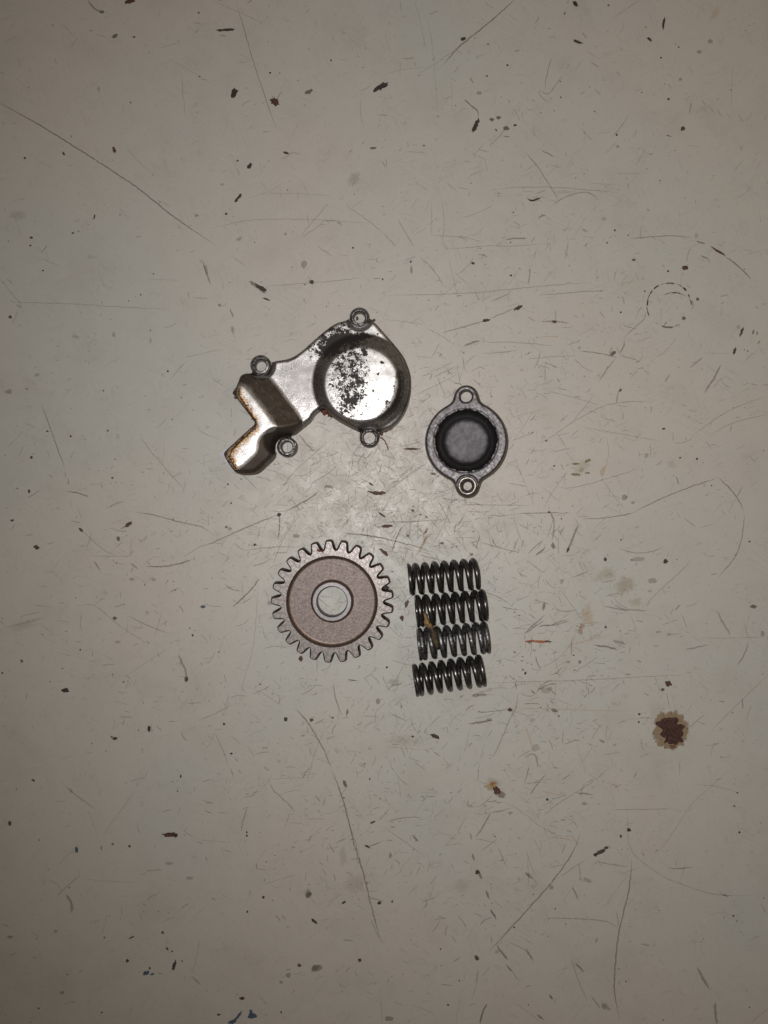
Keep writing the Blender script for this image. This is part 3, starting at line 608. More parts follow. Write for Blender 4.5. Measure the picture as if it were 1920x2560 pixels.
for c, pts, w, s_, col in SCR:
    P = smooth_open(tp(c, pts), 2)
    # resample and jitter a little so that lines are not ruler-clean
    seg = np.linalg.norm(np.diff(P, axis=0), axis=1); cum = np.r_[0, np.cumsum(seg)]
    n = max(4, int(cum[-1] / (7 * PX)))
    t = np.linspace(0, cum[-1], n)
    Q = np.stack([np.interp(t, cum, P[:, 0]), np.interp(t, cum, P[:, 1])], 1)
    Q += rng.normal(0, 0.5 * PX, Q.shape)
    mk.ribbon(Q, w * 1.2 * PX, s_ * ((0.95 if w > 4.5 else 0.62) if s_ > 0.8 else (0.52 if w > 3.3 else 0.45)), COL[col])
mk.build('scratch', MT['scratch'], stuff=True)

# --- fine wear nobody could count
def density(x, y):
    """native pixel position -> 0..1, more wear in the middle and lower right"""
    d = 0.06
    for cx, cy, rx, ry, a in ((1000, 1250, 330, 260, 1.0), (1330, 1620, 330, 330, 0.95), (1250, 2100, 330, 300, 0.5), (850, 2180, 200, 260, 0.35),
                              (1450, 900, 420, 330, 0.4), (760, 1450, 350, 400, 0.35), (1250, 500, 450, 300, 0.3), (350, 1450, 300, 250, 0.3), (900, 1850, 500, 250, 0.4)):
        d += a * math.exp(-((x - cx) / rx) ** 2 - ((y - cy) / ry) ** 2)
    return min(1, d)
wear = Marks()
cnt = 0
while cnt < 4300:
    x, y = random.uniform(-150, 2070), random.uniform(-150, 2710)
    dn = density(x, y)
    if random.random() > dn: continue
    cnt += 1
    a = random.choice([random.gauss(0.15, .25), random.gauss(-0.7, .5), random.gauss(0.9, .4), random.uniform(0, 3.14)])
    ln = random.choice([4, 6, 8, 11, 15, 22, 34]) * random.uniform(0.7, 1.5) * (0.75 + 0.5 * dn)
    if random.random() < 0.03: ln *= 3
    cv = random.gauss(0, 0.25)
    n = 6
    P = []
    for i in range(n):
        u = i / (n - 1) - 0.5
        P.append(((x + ln * u * math.cos(a + cv * u) - CX) * PX, (CY - y + ln * u * math.sin(a + cv * u)) * PX))
    light = random.random() < (0.38 if (abs(x - 980) < 300 and abs(y - 1230) < 230) else 0.07)  # pale hairlines near the middle: flash glints put into the colour
    col = COL['w'] if light else COL[random.choice('ggmmmbbo' if x > 1150 else 'ggmmmmb')]
    wear.ribbon(P, random.choice([1.5, 1.8, 2.2, 3.0]) * 1.4 * PX, random.uniform(0.10, 0.36) * (0.8 if light else 1), col)
for i in range(1900):      # criss-cross scratches in the middle, the pale ones painted as flash glints
    x, y = random.gauss(985, 190), random.gauss(1225, 150)
    a = random.uniform(0, math.pi); ln = random.uniform(8, 42); cv = random.gauss(0, .3)
    P = [((x + ln * q_ * math.cos(a + cv * q_) - CX) * PX, (CY - y + ln * q_ * math.sin(a + cv * q_)) * PX) for q_ in (-.5, -.25, 0, .25, .5)]
    wear.ribbon(P, random.uniform(2.0, 3.6) * PX, random.uniform(0.12, 0.34), COL[random.choice('wwwmmg')])
wear.build('hairline_scratch', MT['scratch'], stuff=True)
speck = Marks()
for i in range(1400):
    x, y = random.uniform(-150, 2070), random.uniform(-150, 2710)
    big = random.random() < 0.05
    r = (random.uniform(2.0, 3.4) if big else random.uniform(0.8, 2.0))
    st = random.uniform(0.6, 1.0) if (big or random.random() < .2) else random.uniform(0.15, 0.45)
    speck.blob(((x - CX) * PX, (CY - y) * PX), r * PX * 1.25, r * PX * random.uniform(0.7, 1.5), random.uniform(0, 3), st, COL[random.choice('ddbgg')], seg=7, inner=0.6)
for i in range(170):   # softer smudges
    x, y = random.uniform(-100, 2020), random.uniform(-100, 2660)
    if random.random() > density(x, y) + .15: continue
    r = random.uniform(4, 11)
    speck.blob(((x - CX) * PX, (CY - y) * PX), r * PX, r * PX * random.uniform(0.3, 0.8), random.uniform(0, 3), random.uniform(0.08, 0.25), COL[random.choice('gmmb')], seg=9, inner=0.5)
speck.build('speck', MT['scratch'], stuff=True)

# --- broad faint stains
st = Marks()
for c, x, y, rx, ry, ang, s_, col in [
    ('T6', 1040, 320, 70, 55, 0.3, .42, 'y'), ('T6', 880, 450, 45, 75, 0.2, .30, 'o'), ('T6', 850, 500, 18, 14, 0, .5, 'r'), ('T6', 960, 270, 80, 40, .4, .28, 'y'),
    ('T6', 1090, 390, 40, 34, 0, .30, 'y'), ('T6', 180, 115, 20, 40, -.4, .25, 'o'), ('T6', 1180, 860, 60, 60, 0, .14, 'y'), ('T4', 860, 910, 60, 34, .5, .22, 'y'),
    ('T8', 470, 60, 48, 26, -0.3, .40, 'y'), ('T1', 80, 930, 60, 30, 0, .2, 'm'), ('T1', 1530, 770, 30, 55, -.5, .25, 't'), ('T5', 100, 490, 90, 30, .3, .16, 'm'),
    ('T4', 1240, 900, 30, 26, 0, .18, 'y'), ('T2', 1430, 60, 26, 60, -.5, .2, 'o'), ('T7', 1360, 865, 26, 22, 0, .5, 'g'), ('T7', 1330, 540, 20, 26, -.3, .5, 'g'),
    ('T6', 90, 990, 120, 40, 0, .16, 'y'), ('T2', 780, 830, 70, 14, 0, .16, 'm'), ('T3', 650, 365, 8, 22, 0, .35, 'g'), ('T3', 325, 348, 26, 14, -.4, .25, 'g'),
    ('T3', 1005, 320, 14, 22, 0, .35, 'g'), ('T1', 1035, 1030, 22, 13, .4, .45, 'g'), ('T1', 1232, 1012, 12, 9, 0, .4, 'g'), ('T1', 960, 797, 14, 9, 0, .35, 'g'),
    ('T2', 1010, 633, 11, 11, 0, .45, 'g'), ('T2', 950, 945, 16, 16, 0, .25, 'g'), ('T6', 770, 297, 13, 13, 0, .45, 'g'), ('T7', 45, 730, 26, 9, 0, .4, 'b'),
    ('T5', 570, 290, 20, 12, 0, .35, 'b'), ('T5', 665, 292, 16, 10, 0, .35, 'b'), ('T8', 955, 1030, 34, 20, -.6, .5, 'g'), ('T7', 240, 705, 12, 12, 0, .35, 'g'),
    ('T8', 330, 510, 50, 50, 0, .14, 'm'), ('T7', 1530, 500, 60, 70, 0, .16, 'm'), ('T7', 1480, 380, 24, 70, 0, .18, 'm')]:
    st.blob(at(c, x, y), L_(c, rx) * 1.2, L_(c, ry) * 1.2, ang, s_ * 0.7, COL[col], seg=22, inner=0.3)
st.build('faint_stain', MT['stain'], stuff=True)

# --- paint chips one could point at, each a piece of its own: (crop, x, y, rx, ry, angle(deg), strength, colour)
CHIP = [
 ('T1', 1012, 402, 22, 12, 62, 1, 'd'), ('T1', 1187, 441, 20, 15, -30, 1, 'k'), ('T1', 1335, 397, 20, 8, 28, 1, 'g'), ('T1', 1079, 718, 13, 9, 55, 1, 'd'),
 ('T1', 1022, 865, 14, 6, 62, 1, 'd'), ('T1', 1036, 848, 12, 6, 50, 1, 'd'), ('T1', 494, 648, 15, 7, 100, .9, 'b'), ('T1', 562, 6, 24, 9, 14, 1, 'k'),
 ('T1', 498, 157, 15, 8, 35, .8, 'g'), ('T1', 409, 938, 14, 4, 80, 1, 'b'), ('T1', 137, 1028, 8, 5, 0, 1, 'k'), ('T1', 108, 683, 6, 5, 0, 1, 'd'), ('T1', 315, 1007, 6, 4, 0, 1, 'd'),
 ('T1', 977, 924, 6, 5, 0, 1, 'd'), ('T1', 276, 665, 9, 4, -60, 1, 'd'), ('T1', 1236, 662, 11, 6, -10, 1, 'd'), ('T1', 580, 160, 5, 4, 0, 1, 'd'), ('T1', 1167, 315, 6, 4, 30, 1, 'd'),
 ('T1', 850, 931, 10, 6, 10, .6, 'g'), ('T1', 1612, 641, 15, 5, 8, .8, 'g'), ('T1', 132, 1061, 5, 4, 0, 1, 'k'), ('T1', 1430, 261, 4, 4, 0, 1, 'd'), ('T1', 442, 54, 11, 6, 0, .8, 'g'),
 ('N', 955, 216, 16, 7, 32, 1, 'd'), ('N', 944, 222, 13, 5, 30, 1, 'd'),
 ('T2', 342, 170, 12, 7, 22, 1, 'd'), ('T2', 826, 18, 14, 8, -55, .9, 'd'), ('T2', 835, 182, 22, 6, -15, 1, 'd'), ('T2', 1146, 172, 12, 6, -35, .8, 'd'), ('T2', 1362, 225, 13, 9, 0, .5, 'b'),
 ('T2', 781, 58, 6, 3, 80, 1, 'd'), ('T2', 969, 23, 5, 4, 0, 1, 'b'), ('T2', 465, 518, 9, 8, 0, .8, 'g'), ('T2', 495, 510, 11, 7, 0, .7, 'g'), ('T2', 528, 555, 11, 9, 0, .7, 'g'),
 ('T2', 566, 541, 7, 4, 0, 1, 'd'), ('T2', 410, 402, 13, 8, 0, .55, 'g'), ('T2', 1290, 556, 9, 10, 0, .8, 'k'), ('T2', 1005, 582, 5, 5, 0, 1, 'd'), ('T2', 1229, 428, 6, 5, 0, .9, 'b'),
 ('T2', 1280, 343, 8, 7, 0, .5, 'b'), ('T2', 1410, 178, 12, 10, 0, .5, 'b'), ('T2', 533, 282, 5, 4, 0, 1, 'd'), ('T2', 997, 995, 4, 5, 0, 1, 'd'), ('T2', 485, 563, 7, 4, -50, .8, 'g'),
 ('T3', 45, 264, 8, 6, -30, 1, 'k'), ('T3', 1346, 113, 11, 8, -20, 1, 'd'), ('T3', 1128, 138, 28, 9, -33, 1, 'd'), ('T3', 1314, 36, 12, 18, 0, .55, 'g'), ('T3', 890, 60, 7, 22, 10, .5, 'g'),
 ('T3', 136, 870, 7, 6, 0, 1, 'b'), ('T3', 127, 1017, 5, 8, 0, 1, 'd'), ('T3', 306, 778, 5, 5, 0, 1, 'b'), ('T3', 466, 755, 4, 4, 0, 1, 'd'), ('T3', 38, 587, 14, 11, 0, .5, 'b'),
 ('T3', 948, 212, 8, 8, 0, .6, 'b'), ('T3', 492, 340, 7, 12, 0, .4, 'g'), ('T3', 186, 63, 4, 4, 0, 1, 'd'), ('T3', 116, 574, 5, 3, 0, 1, 'd'), ('T3', 205, 757, 6, 4, 0, .8, 'b'),
 ('T4', 548, 84, 6, 5, 0, 1, 'k'), ('T4', 384, 32, 8, 6, 0, .8, 'd'), ('T4', 1300, 52, 15, 9, 0, .85, 'k'), ('T4', 1354, 186, 7, 6, 0, .95, 'd'), ('T4', 120, 834, 34, 5, 0, 1, 'k'),
 ('T4', 992, 420, 12, 6, 35, .8, 'g'), ('T4', 1023, 243, 4, 4, 0, 1, 'b'), ('T4', 1207, 747, 8, 4, 0, .9, 'b'), ('T4', 1040, 1042, 14, 12, 0, .6, 'g'), ('T4', 1134, 862, 8, 14, -20, .4, 'u'),
 ('T4', 1022, 580, 4, 7, -30, 1, 'd'), ('T4', 735, 284, 10, 6, 0, .8, 'b'), ('T4', 213, 942, 15, 6, -10, .6, 'g'), ('T4', 1352, 877, 5, 5, 0, .9, 'b'), ('T4', 595, 492, 10, 6, 0, .5, 'o'),
 ('T4', 828, 898, 16, 5, 0, .95, 't'), ('T4', 880, 884, 14, 7, 20, .95, 't'), ('T4', 852, 925, 12, 12, 0, .5, 'y'), ('T4', 828, 944, 18, 6, 0, .95, 't'), ('T4', 878, 937, 10, 4, 0, .9, 't'),
 ('T4', 945, 930, 10, 26, -14, .5, 'o'), ('T4', 1075, 1065, 8, 6, 0, .5, 'b'), ('T4', 1078, 18, 8, 6, 0, .7, 'b'), ('T4', 118, 60, 6, 16, 0, .6, 'b'),
 ('T5', 555, 53, 17, 9, 28, 1, 'b'), ('T5', 160, 153, 13, 9, -30, 1, 'k'), ('T5', 350, 76, 12, 6, -40, .8, 'b'), ('T5', 1206, 12, 9, 9, 0, .95, 'd'), ('T5', 284, 770, 15, 9, 0, 1, 'd'),
 ('T5', 832, 533, 5, 5, 0, 1, 'd'), ('T5', 878, 410, 11, 6, 0, .8, 'u'), ('T5', 496, 459, 9, 7, 0, .8, 'g'), ('T5', 1300, 633, 8, 12, 0, .95, 'k'), ('T5', 95, 643, 8, 5, -50, .7, 'g'),
 ('T5', 645, 935, 7, 14, 0, 1, 'd'), ('T5', 498, 977, 10, 6, 0, 1, 'd'), ('T5', 1235, 894, 9, 9, 0, .9, 'd'), ('T5', 1347, 898, 10, 6, 10, .95, 'b'), ('T5', 1633, 820, 10, 14, 0, .6, 'b'),
 ('T5', 54, 36, 8, 5, 0, .9, 'b'), ('T5', 512, 116, 8, 9, 0, .7, 'g'), ('T5', 10, 695, 4, 5, 0, 1, 'k'), ('T5', 347, 595, 4, 4, 0, 1, 'd'), ('T5', 1101, 141, 7, 6, 0, .8, 'b'),
 ('T5', 1280, 103, 14, 9, 0, .6, 'b'), ('T5', 1000, 1043, 6, 5, 0, 1, 'd'), ('T5', 968, 916, 6, 5, 0, 1, 'd'), ('T5', 805, 722, 8, 12, 0, .7, 'b'), ('T5', 994, 72, 10, 7, 0, .5, 'b'),
 ('T6', 220, 968, 24, 8, -22, 1, 'd'), ('T6', 215, 966, 10, 8, 0, 1, 'd'), ('T6', 77, 458, 8, 12, 30, 1, 'k'), ('T6', 98, 396, 8, 16, -20, .8, 'b'), ('T6', 101, 102, 6, 6, 0, .9, 'u'),
 ('T6', 955, 205, 6, 9, 0, .85, 'd'), ('T6', 1216, 212, 10, 10, 0, .8, 'd'), ('T6', 1095, 204, 30, 9, 3, .5, 't'), ('T6', 1158, 298, 22, 12, 0, .45, 'b'), ('T6', 1594, 408, 14, 8, 0, .75, 'g'),
 ('T6', 958, 497, 5, 6, 0, 1, 'd'), ('T6', 1229, 740, 14, 12, -20, .95, 'k'), ('T6', 1202, 766, 8, 6, 0, .7, 'b'), ('T6', 690, 405, 7, 17, -15, .6, 'b'), ('T6', 544, 853, 10, 9, 0, .75, 'b'),
 ('T6', 735, 857, 15, 9, -25, .6, 'b'), ('T6', 456, 897, 13, 8, 0, .6, 'g'), ('T6', 845, 648, 8, 8, 0, .5, 'g'), ('T6', 700, 770, 24, 14, 0, .4, 't'), ('T6', 943, 990, 14, 6, -20, .6, 'b'),
 ('T6', 1102, 873, 6, 5, 0, .9, 'b'), ('T6', 1024, 120, 4, 4, 0, 1, 'k'), ('T6', 1578, 128, 5, 4, 0, .9, 'b'), ('T6', 14, 62, 25, 6, 8, 1, 'k'), ('T6', 5, 178, 16, 8, -40, 1, 'k'),
 ('T6', 12, 671, 5, 5, 0, .9, 'd'), ('T6', 855, 492, 12, 10, 0, .6, 'r'), ('T6', 848, 516, 10, 10, 0, .6, 'r'), ('T6', 1635, 525, 10, 14, 0, .5, 'b'), ('T6', 40, 735, 26, 16, 0, .3, 'g'),
 ('T6', 1185, 518, 12, 4, 0, .5, 'g'), ('T6', 1230, 527, 10, 4, 0, .5, 'g'), ('T6', 655, 1020, 20, 14, 0, .35, 't'),
 ('T7', 734, 287, 34, 10, 1, 1, 'k'), ('T7', 760, 290, 9, 9, 0, 1, 'd'), ('T7', 332, 352, 7, 14, 0, .95, 'u'), ('T7', 632, 884, 14, 9, 20, .95, 'u'), ('T7', 659, 888, 9, 4, 20, .9, 'u'),
 ('T7', 647, 865, 4, 6, 0, .9, 'u'), ('T7', 753, 852, 7, 22, -20, 1, 'd'), ('T7', 550, 833, 7, 7, 0, 1, 'k'), ('T7', 1138, 558, 6, 6, 0, 1, 'k'), ('T7', 1047, 994, 11, 7, 0, 1, 'k'),
 ('T7', 1089, 1070, 20, 13, 0, .95, 'u'), ('T7', 1084, 1055, 7, 14, 0, .9, 'u'), ('T7', 1005, 1095, 18, 9, 25, .9, 'u'), ('T7', 1638, 581, 8, 8, 0, 1, 'd'), ('T7', 1486, 579, 10, 5, 35, 1, 'd'),
 ('T7', 1357, 660, 14, 6, -40, .9, 'd'), ('T7', 1333, 548, 16, 10, 40, .7, 'g'), ('T7', 1366, 865, 24, 16, 15, .6, 'b'), ('T7', 1246, 896, 12, 10, 30, .55, 'b'), ('T7', 1554, 828, 9, 8, -30, .8, 'b'),
 ('T7', 145, 52, 8, 4, -30, 1, 'd'), ('T7', 781, 35, 4, 7, 0, 1, 'd'), ('T7', 723, 779, 8, 4, -50, .9, 'd'), ('T7', 744, 792, 4, 4, 0, 1, 'd'), ('T7', 820, 475, 16, 7, 0, .45, 'g'),
 ('T7', 732, 412, 18, 6, 5, .45, 'g'), ('T7', 905, 150, 14, 5, -10, .4, 'g'), ('T7', 1588, 338, 12, 5, -25, .95, 'k'), ('T7', 1612, 232, 12, 5, 20, .7, 'b'), ('T7', 44, 237, 6, 10, 10, .8, 'b'),
 ('T7', 1490, 66, 6, 17, 20, .7, 'g'), ('T7', 1066, 277, 4, 5, 0, 1, 'd'), ('T7', 1066, 292, 4, 5, 0, 1, 'd'), ('T7', 1215, 1055, 4, 5, 0, 1, 'd'), ('T7', 946, 1063, 8, 4, 0, .9, 'd'),
 ('T7', 438, 345, 4, 11, 0, .6, 'u'), ('T7', 1293, 851, 8, 8, 0, .8, 'b'), ('T7', 268, 970, 10, 7, 0, .6, 'g'), ('T7', 1215, 925, 9, 6, 0, .5, 'b'), ('T7', 440, 1056, 4, 4, 0, 1, 'd'),
 ('T8', 487, 97, 17, 14, -50, 1, 'k'), ('T8', 497, 112, 24, 14, -25, .55, 'g'), ('T8', 1056, 267, 8, 8, 0, 1, 'k'), ('T8', 1023, 295, 5, 7, 0, .9, 'k'), ('T8', 960, 343, 9, 8, 0, .85, 'b'),
 ('T8', 935, 360, 22, 8, 25, .8, 'b'), ('T8', 913, 374, 9, 7, 0, .85, 'd'), ('T8', 404, 448, 10, 10, 0, .85, 'd'), ('T8', 400, 818, 9, 12, 30, .75, 'b'), ('T8', 26, 378, 6, 14, 0, .6, 'u'),
 ('T8', 563, 689, 4, 4, 0, 1, 'd'), ('T8', 277, 1023, 5, 4, 0, 1, 'd'), ('T8', 865, 154, 12, 9, 0, .5, 'g'), ('T8', 704, 136, 6, 6, 0, .8, 'b'), ('T8', 1526, 107, 4, 3, 0, 1, 'd'),
 ('T8', 880, 485, 22, 10, -30, .4, 'b'), ('T8', 620, 458, 12, 6, -30, .6, 'b'), ('T8', 20, 1082, 18, 12, 0, .6, 'b'), ('T8', 546, 195, 10, 8, 0, .5, 'g'), ('T8', 724, 515, 10, 10, 0, .6, 'g'),
 ('M', 320, 450, 34, 20, 0, 1, 'k'), ('M', 300, 755, 55, 14, -35, 1, 'd'), ('M', 365, 912, 66, 20, 3, 1, 'k'), ('M', 320, 1265, 70, 20, -40, 1, 'k'), ('M', 262, 925, 42, 16, 0, .5, 'b'),
 ('M', 730, 700, 24, 20, 0, .8, 'g'), ('M', 735, 640, 14, 12, 0, .8, 'd'), ('M', 835, 755, 16, 14, 0, .8, 'g'), ('M', 915, 787, 14, 13, 0, .8, 'g'), ('M', 865, 660, 18, 9, 30, .6, 'g'),
 ('M', 910, 995, 20, 10, 35, 1, 'b'), ('M', 660, 1045, 17, 14, 0, .9, 'u'), ('M', 1130, 1150, 32, 12, 0, .75, 'b'), ('M', 1270, 1208, 32, 12, 22, .6, 'b'), ('M', 1340, 1195, 12, 8, 0, .8, 'b'),
 ('M', 155, 335, 40, 13, -35, .95, 'b'), ('M', 1565, 990, 22, 12, 0, .5, 'b'), ('M', 440, 728, 22, 9, 20, .6, 'b'), ('M', 1020, 190, 36, 14, -10, .7, 'g'), ('M', 1080, 225, 16, 12, 0, .5, 'g'),
 ('M', 1540, 1300, 30, 20, 0, .5, 'b'), ('M', 445, 1545, 20, 10, 20, .7, 'd'), ('M', 30, 1140, 15, 18, 0, .6, 'b'), ('M', 50, 1200, 20, 16, 0, .5, 'b'), ('M', 490, 1125, 16, 14, 0, .6, 'g'),
 ('R', 1355, 560, 24, 36, 0, .95, 'g'), ('W', 545, 217, 10, 9, 0, 1, 'd'), ('W', 590, 782, 11, 9, 0, 1, 'd'), ('W', 478, 170, 22, 14, -10, .5, 'g'), ('W', 595, 960, 16, 8, 20, .8, 'b'),
 ('W', 1060, 1015, 18, 11, -30, .7, 'b'), ('W', 1342, 357, 9, 8, 0, 1, 'd'), ('W', 1310, 968, 12, 9, 0, .9, 'b'), ('W', 715, 888, 15, 10, 0, .6, 'b'), ('W', 1380, 855, 22, 20, 0, .5, 'g'),
 ('W', 1295, 765, 16, 9, 10, .8, 'b'), ('W', 915, 745, 8, 14, 0, .7, 'b'), ('W', 612, 1133, 12, 10, 0, .6, 'b'), ('W', 360, 1075, 20, 10, -20, .6, 't'), ('W', 410, 1515, 26, 28, 0, .6, 'b'),
 ('W', 1030, 1525, 44, 20, -30, .5, 'b'), ('W', 1090, 1605, 18, 9, 25, .9, 'b'), ('W', 880, 100, 22, 50, -12, .5, 't'), ('W', 1575, 1225, 12, 34, -15, .5, 't'), ('W', 840, 1485, 10, 8, 0, .8, 'b'),
]
CHIP.sort(key=lambda q: -(q[3] / CROPS[q[0]][2]) * (q[4] / CROPS[q[0]][2]))
rest = Marks(); nchip = 0
for i, (c, x, y, rx, ry, ang, s_, col) in enumerate(CHIP):
    if max(rx, ry) / CROPS[c][2] > 4.6 and s_ > 0.65:
        q = Marks()
        z = 0.00031 + 0.0000005 * i
        q._z = lambda z=z: z
        q.blob(at(c, x, y), L_(c, rx) * 1.15, L_(c, ry) * 1.15, math.radians(ang), s_, COL[col], seg=18, ir=0.28, inner=0.7)
        q.build('paint_chip', MT['chip']); nchip += 1
    else:
        rest.blob(at(c, x, y), L_(c, rx) * 1.15, L_(c, ry) * 1.15, math.radians(ang), s_ * (0.48 if s_ < 0.75 else 1), COL[col], seg=12, inner=0.65)
rest.build('small_chip', MT['chip'], stuff=True)

def single(name, mat, z, fn):
    q = Marks(); q._z = lambda: z
    fn(q); return q.build(name, mat)
# dark red-brown traced chips
def f(q): q.poly(smooth_closed(tp('M', [(90,432),(140,428),(175,440),(205,428),(260,440),(300,430),(338,436),(312,468),(290,492),(262,478),(215,488),(170,465),(130,448)]), 1), 1, COL['k'], 0.0001)
single('paint_chip', MT['chip'], 0.00045, f)
# the big rust hole and its halo
def f(q): q.blob(at('A', 790, 890), L_('A', 520), L_('A', 565), 0, 0.8, (0.21, 0.15, 0.085), seg=30, ir=0.12, inner=0.8)
single('rust_halo', MT['stain'], 0.00030, f)
def f(q):
    for k in range(130):
        a = random.uniform(0, 2 * math.pi); r = random.uniform(0.68, 1.0)
        q.blob(at('A', 790 + 470 * r * math.cos(a), 880 + 510 * r * math.sin(a)), L_('A', random.uniform(12, 42)), L_('A', random.uniform(10, 26)), random.uniform(0, 3), random.uniform(.5, .9), COL[random.choice('brtgo')], seg=8)
q = Marks(); f(q); q.build('rust_speck', MT['chip'], stuff=True)
hole = [(640,560),(680,575),(740,545),(800,562),(880,552),(950,560),(990,610),(985,660),(950,700),(965,735),(1020,720),(1100,735),(1165,790),(1110,850),(1080,880),(1110,930),(1115,1000),(1060,1060),(1100,1120),(1128,1180),(1080,1200),(1040,1190),(1000,1180),(950,1250),(900,1260),(860,1230),(800,1240),(740,1230),(700,1190),(600,1215),(660,1160),(680,1110),(640,1080),(570,1050),(500,985),(560,930),(580,880),(520,800),(480,800),(440,750),(390,735),(405,665),(460,660),(530,640),(545,595)]
def f(q): q.poly(tp('A', hole), 1, (0.030, 0.010, 0.008), 0.0001)
single('rust_hole', MT['chip'], 0.00042, f)
def f(q): q.blob(at('A', 830, 1300), L_('A', 120), L_('A', 60), 0, .8, (0.12, 0.06, 0.035), seg=14)
single('rust_patch', MT['chip'], 0.00040, f)
# small chip with yellow stain
def f(q): q.blob(at('B', 560, 760), L_('B', 270), L_('B', 170), 0.1, .6, (0.33, 0.24, 0.11), seg=20, inner=0.5)
single('rust_halo', MT['stain'], 0.00026, f)
def f(q): q.blob(at('B', 600, 700), L_('B', 120), L_('B', 100), 0.5, .75, (0.26, 0.11, 0.05), seg=16, inner=0.5)
single('rust_patch', MT['stain'], 0.00043, f)
def f(q): q.blob(at('B', 850, 1010), L_('B', 170), L_('B', 100), -0.4, .55, (0.20, 0.18, 0.14), seg=20, inner=0.7)
single('grey_primer_patch', MT['chip'], 0.00029, f)
def f(q): q.poly(tp('B', [(620,780),(660,800),(700,850),(760,850),(825,855),(830,900),(820,935),(840,985),(790,975),(760,985),(735,970),(715,1010),(690,995),(655,985),(650,900),(640,850),(615,830)]), 1, (0.05, 0.016, 0.012), 0.00006)
single('rust_hole', MT['chip'], 0.00044, f)
# the broken ring stamped into the paint
ring = Marks(); ring._z = lambda: 0.00033
RC = (790, 690)
def arc(a0, a1, r, w, s_, col='d', cx=770, cy=690, ry=None):
    P = [at('R', cx + r * math.cos(math.radians(a)), cy - (ry or r) * math.sin(math.radians(a))) for a in np.linspace(a0, a1, 12)]
    ring.ribbon(P, L_('R', w), s_, COL[col])
arc(38, 74, 465, 24, .75, 'g'); arc(40, 52, 462, 52, .95); arc(75, 100, 455, 36, .9); arc(118, 134, 462, 62, .9); arc(100, 118, 458, 18, .6, 'g')
arc(138, 150, 462, 50, .9); arc(150, 168, 462, 24, .75); arc(166, 182, 455, 56, .85); arc(182, 210, 468, 32, .7); arc(196, 207, 475, 36, .7, 'g')
arc(-10, 12, 490, 22, .65, 'g'); arc(0, 14, 455, 44, .85); arc(22, 30, 450, 46, .85); arc(10, 30, 440, 22, .55, 'g')
arc(-112, -78, 460, 60, .75, 'g'); arc(-76, -62, 450, 28, .75, 'g'); arc(-130, -118, 455, 20, .6, 'g'); arc(-50, -36, 430, 18, .35, 'g')
arc(60, 122, 400, 30, .55, 'g', 860, 830); arc(52, 68, 400, 20, .45, 'g', 870, 830); arc(70, 98, 398, 40, .6, 'g', 880, 830)
ring.ribbon(tp('R', [(725,1030),(690,1070),(650,1125)]), L_('R', 30), 1, COL['d'])
ring.blob(at('R', 1065, 965), L_('R', 48), L_('R', 46), 0, .85, COL['g'])
ring.build('ring_mark', MT['scratch'])

# ================================================================== ENGINE COVER
ZP, ZB, ZR, ZL = 0.0065, 0.0125, 0.0135, 0.0050      # plateau, round boss, ridge, lugs
base = at('C', 900, 800)
cover = empty('engine_cover', (base[0], base[1], 0), 'large worn silver metal cover with round boss, four screw lugs and rusty notched edge', 'engine cover')
O3 = (base[0], base[1], 0)
outl = ([at('K', *p, 0.004) for p in [(900,310),(740,312),(600,316),(520,328),(465,358),(440,410),(425,480),(400,560),(355,620),(318,658),(330,690),(372,730),(460,840),(560,970),(640,1075),(690,1140),(728,1195),(660,1250),(560,1340),(400,1485),(230,1640),(168,1705),(215,1790),(265,1870),(330,1965),(385,2035),(520,2045),(690,2030),(760,1985),(860,1890),(1000,1765),(1010,1690),(990,1600),(1000,1500),(1050,1420),(1130,1375),(1250,1360),(1370,1335),(1420,1290),(1560,1180),(1640,1110)]] +
        [at('C', *p, 0.004) for p in [(810,945),(862,905),(885,892),(910,905),(960,955),(1010,990),(1060,1018),(1120,1050),(1180,1075),(1255,1085),(1330,1085),(1390,1070),(1440,1045),(1500,990),(1550,905),(1575,820),(1587,730),(1585,640),(1565,570),(1530,490),(1480,420),(1430,360),(1370,295),(1310,225),(1270,195),(1220,200),(1150,205),(1090,190),(1055,203),(1000,215),(950,245),(900,282),(850,325),(800,368),(750,415),(700,457),(650,488),(600,507),(550,515),(505,520),(480,540),(465,575),(455,605)]])
outl = smooth_closed(outl, 2)
sd_main = poly_sdf(outl)
LUGS = [('C', 387, 552, 82, 46), ('C', 1176, 168, 78, 47), ('C', 1255, 1128, 78, 50), ('C', 597, 1203, 80, 45)]
lugc = [(np.array(at(c, x, y, ZL)), L_(c, r, ZL), L_(c, h, ZL)) for c, x, y, r, h in LUGS]
def sd_cover(X):
    s = sd_main(X)
    for c, r, h in lugc:
        dl = np.linalg.norm(X - c, axis=1)
        s = smin(s, dl - r * 0.95, 0.0036)
    for c, r, h in lugc:
        dl = np.linalg.norm(X - c, axis=1)
        s = np.maximum(s, (r + h) * 0.5 - dl)
    return s
ridge = smooth_closed([at('K', *p, ZR) for p in [(425,500),(408,600),(385,680),(460,800),(560,945),(680,1110),(735,1195),(640,1275),(480,1420),(300,1590),(190,1700),(250,1830),(330,1925),(400,1905),(480,1840),(590,1745),(680,1640),(690,1540),(705,1440),(770,1330),(870,1285),(960,1255),(1010,1215),(985,1160),(900,1080),(800,930),(690,780),(580,650),(500,560)]], 2)
sd_ridge = poly_sdf(ridge)
bt = np.array(at('C', 1190, 700, ZB)); rbt = L_('C', 296, ZB)
bb = np.array(at('C', 1197, 692, ZP)); rbb = L_('C', 386, ZP)
st_ = 0.00028
lo = outl.min(0) - 0.006; hi = outl.max(0) + 0.008
xs = np.arange(lo[0], hi[0], st_); ys = np.arange(lo[1], hi[1], st_)
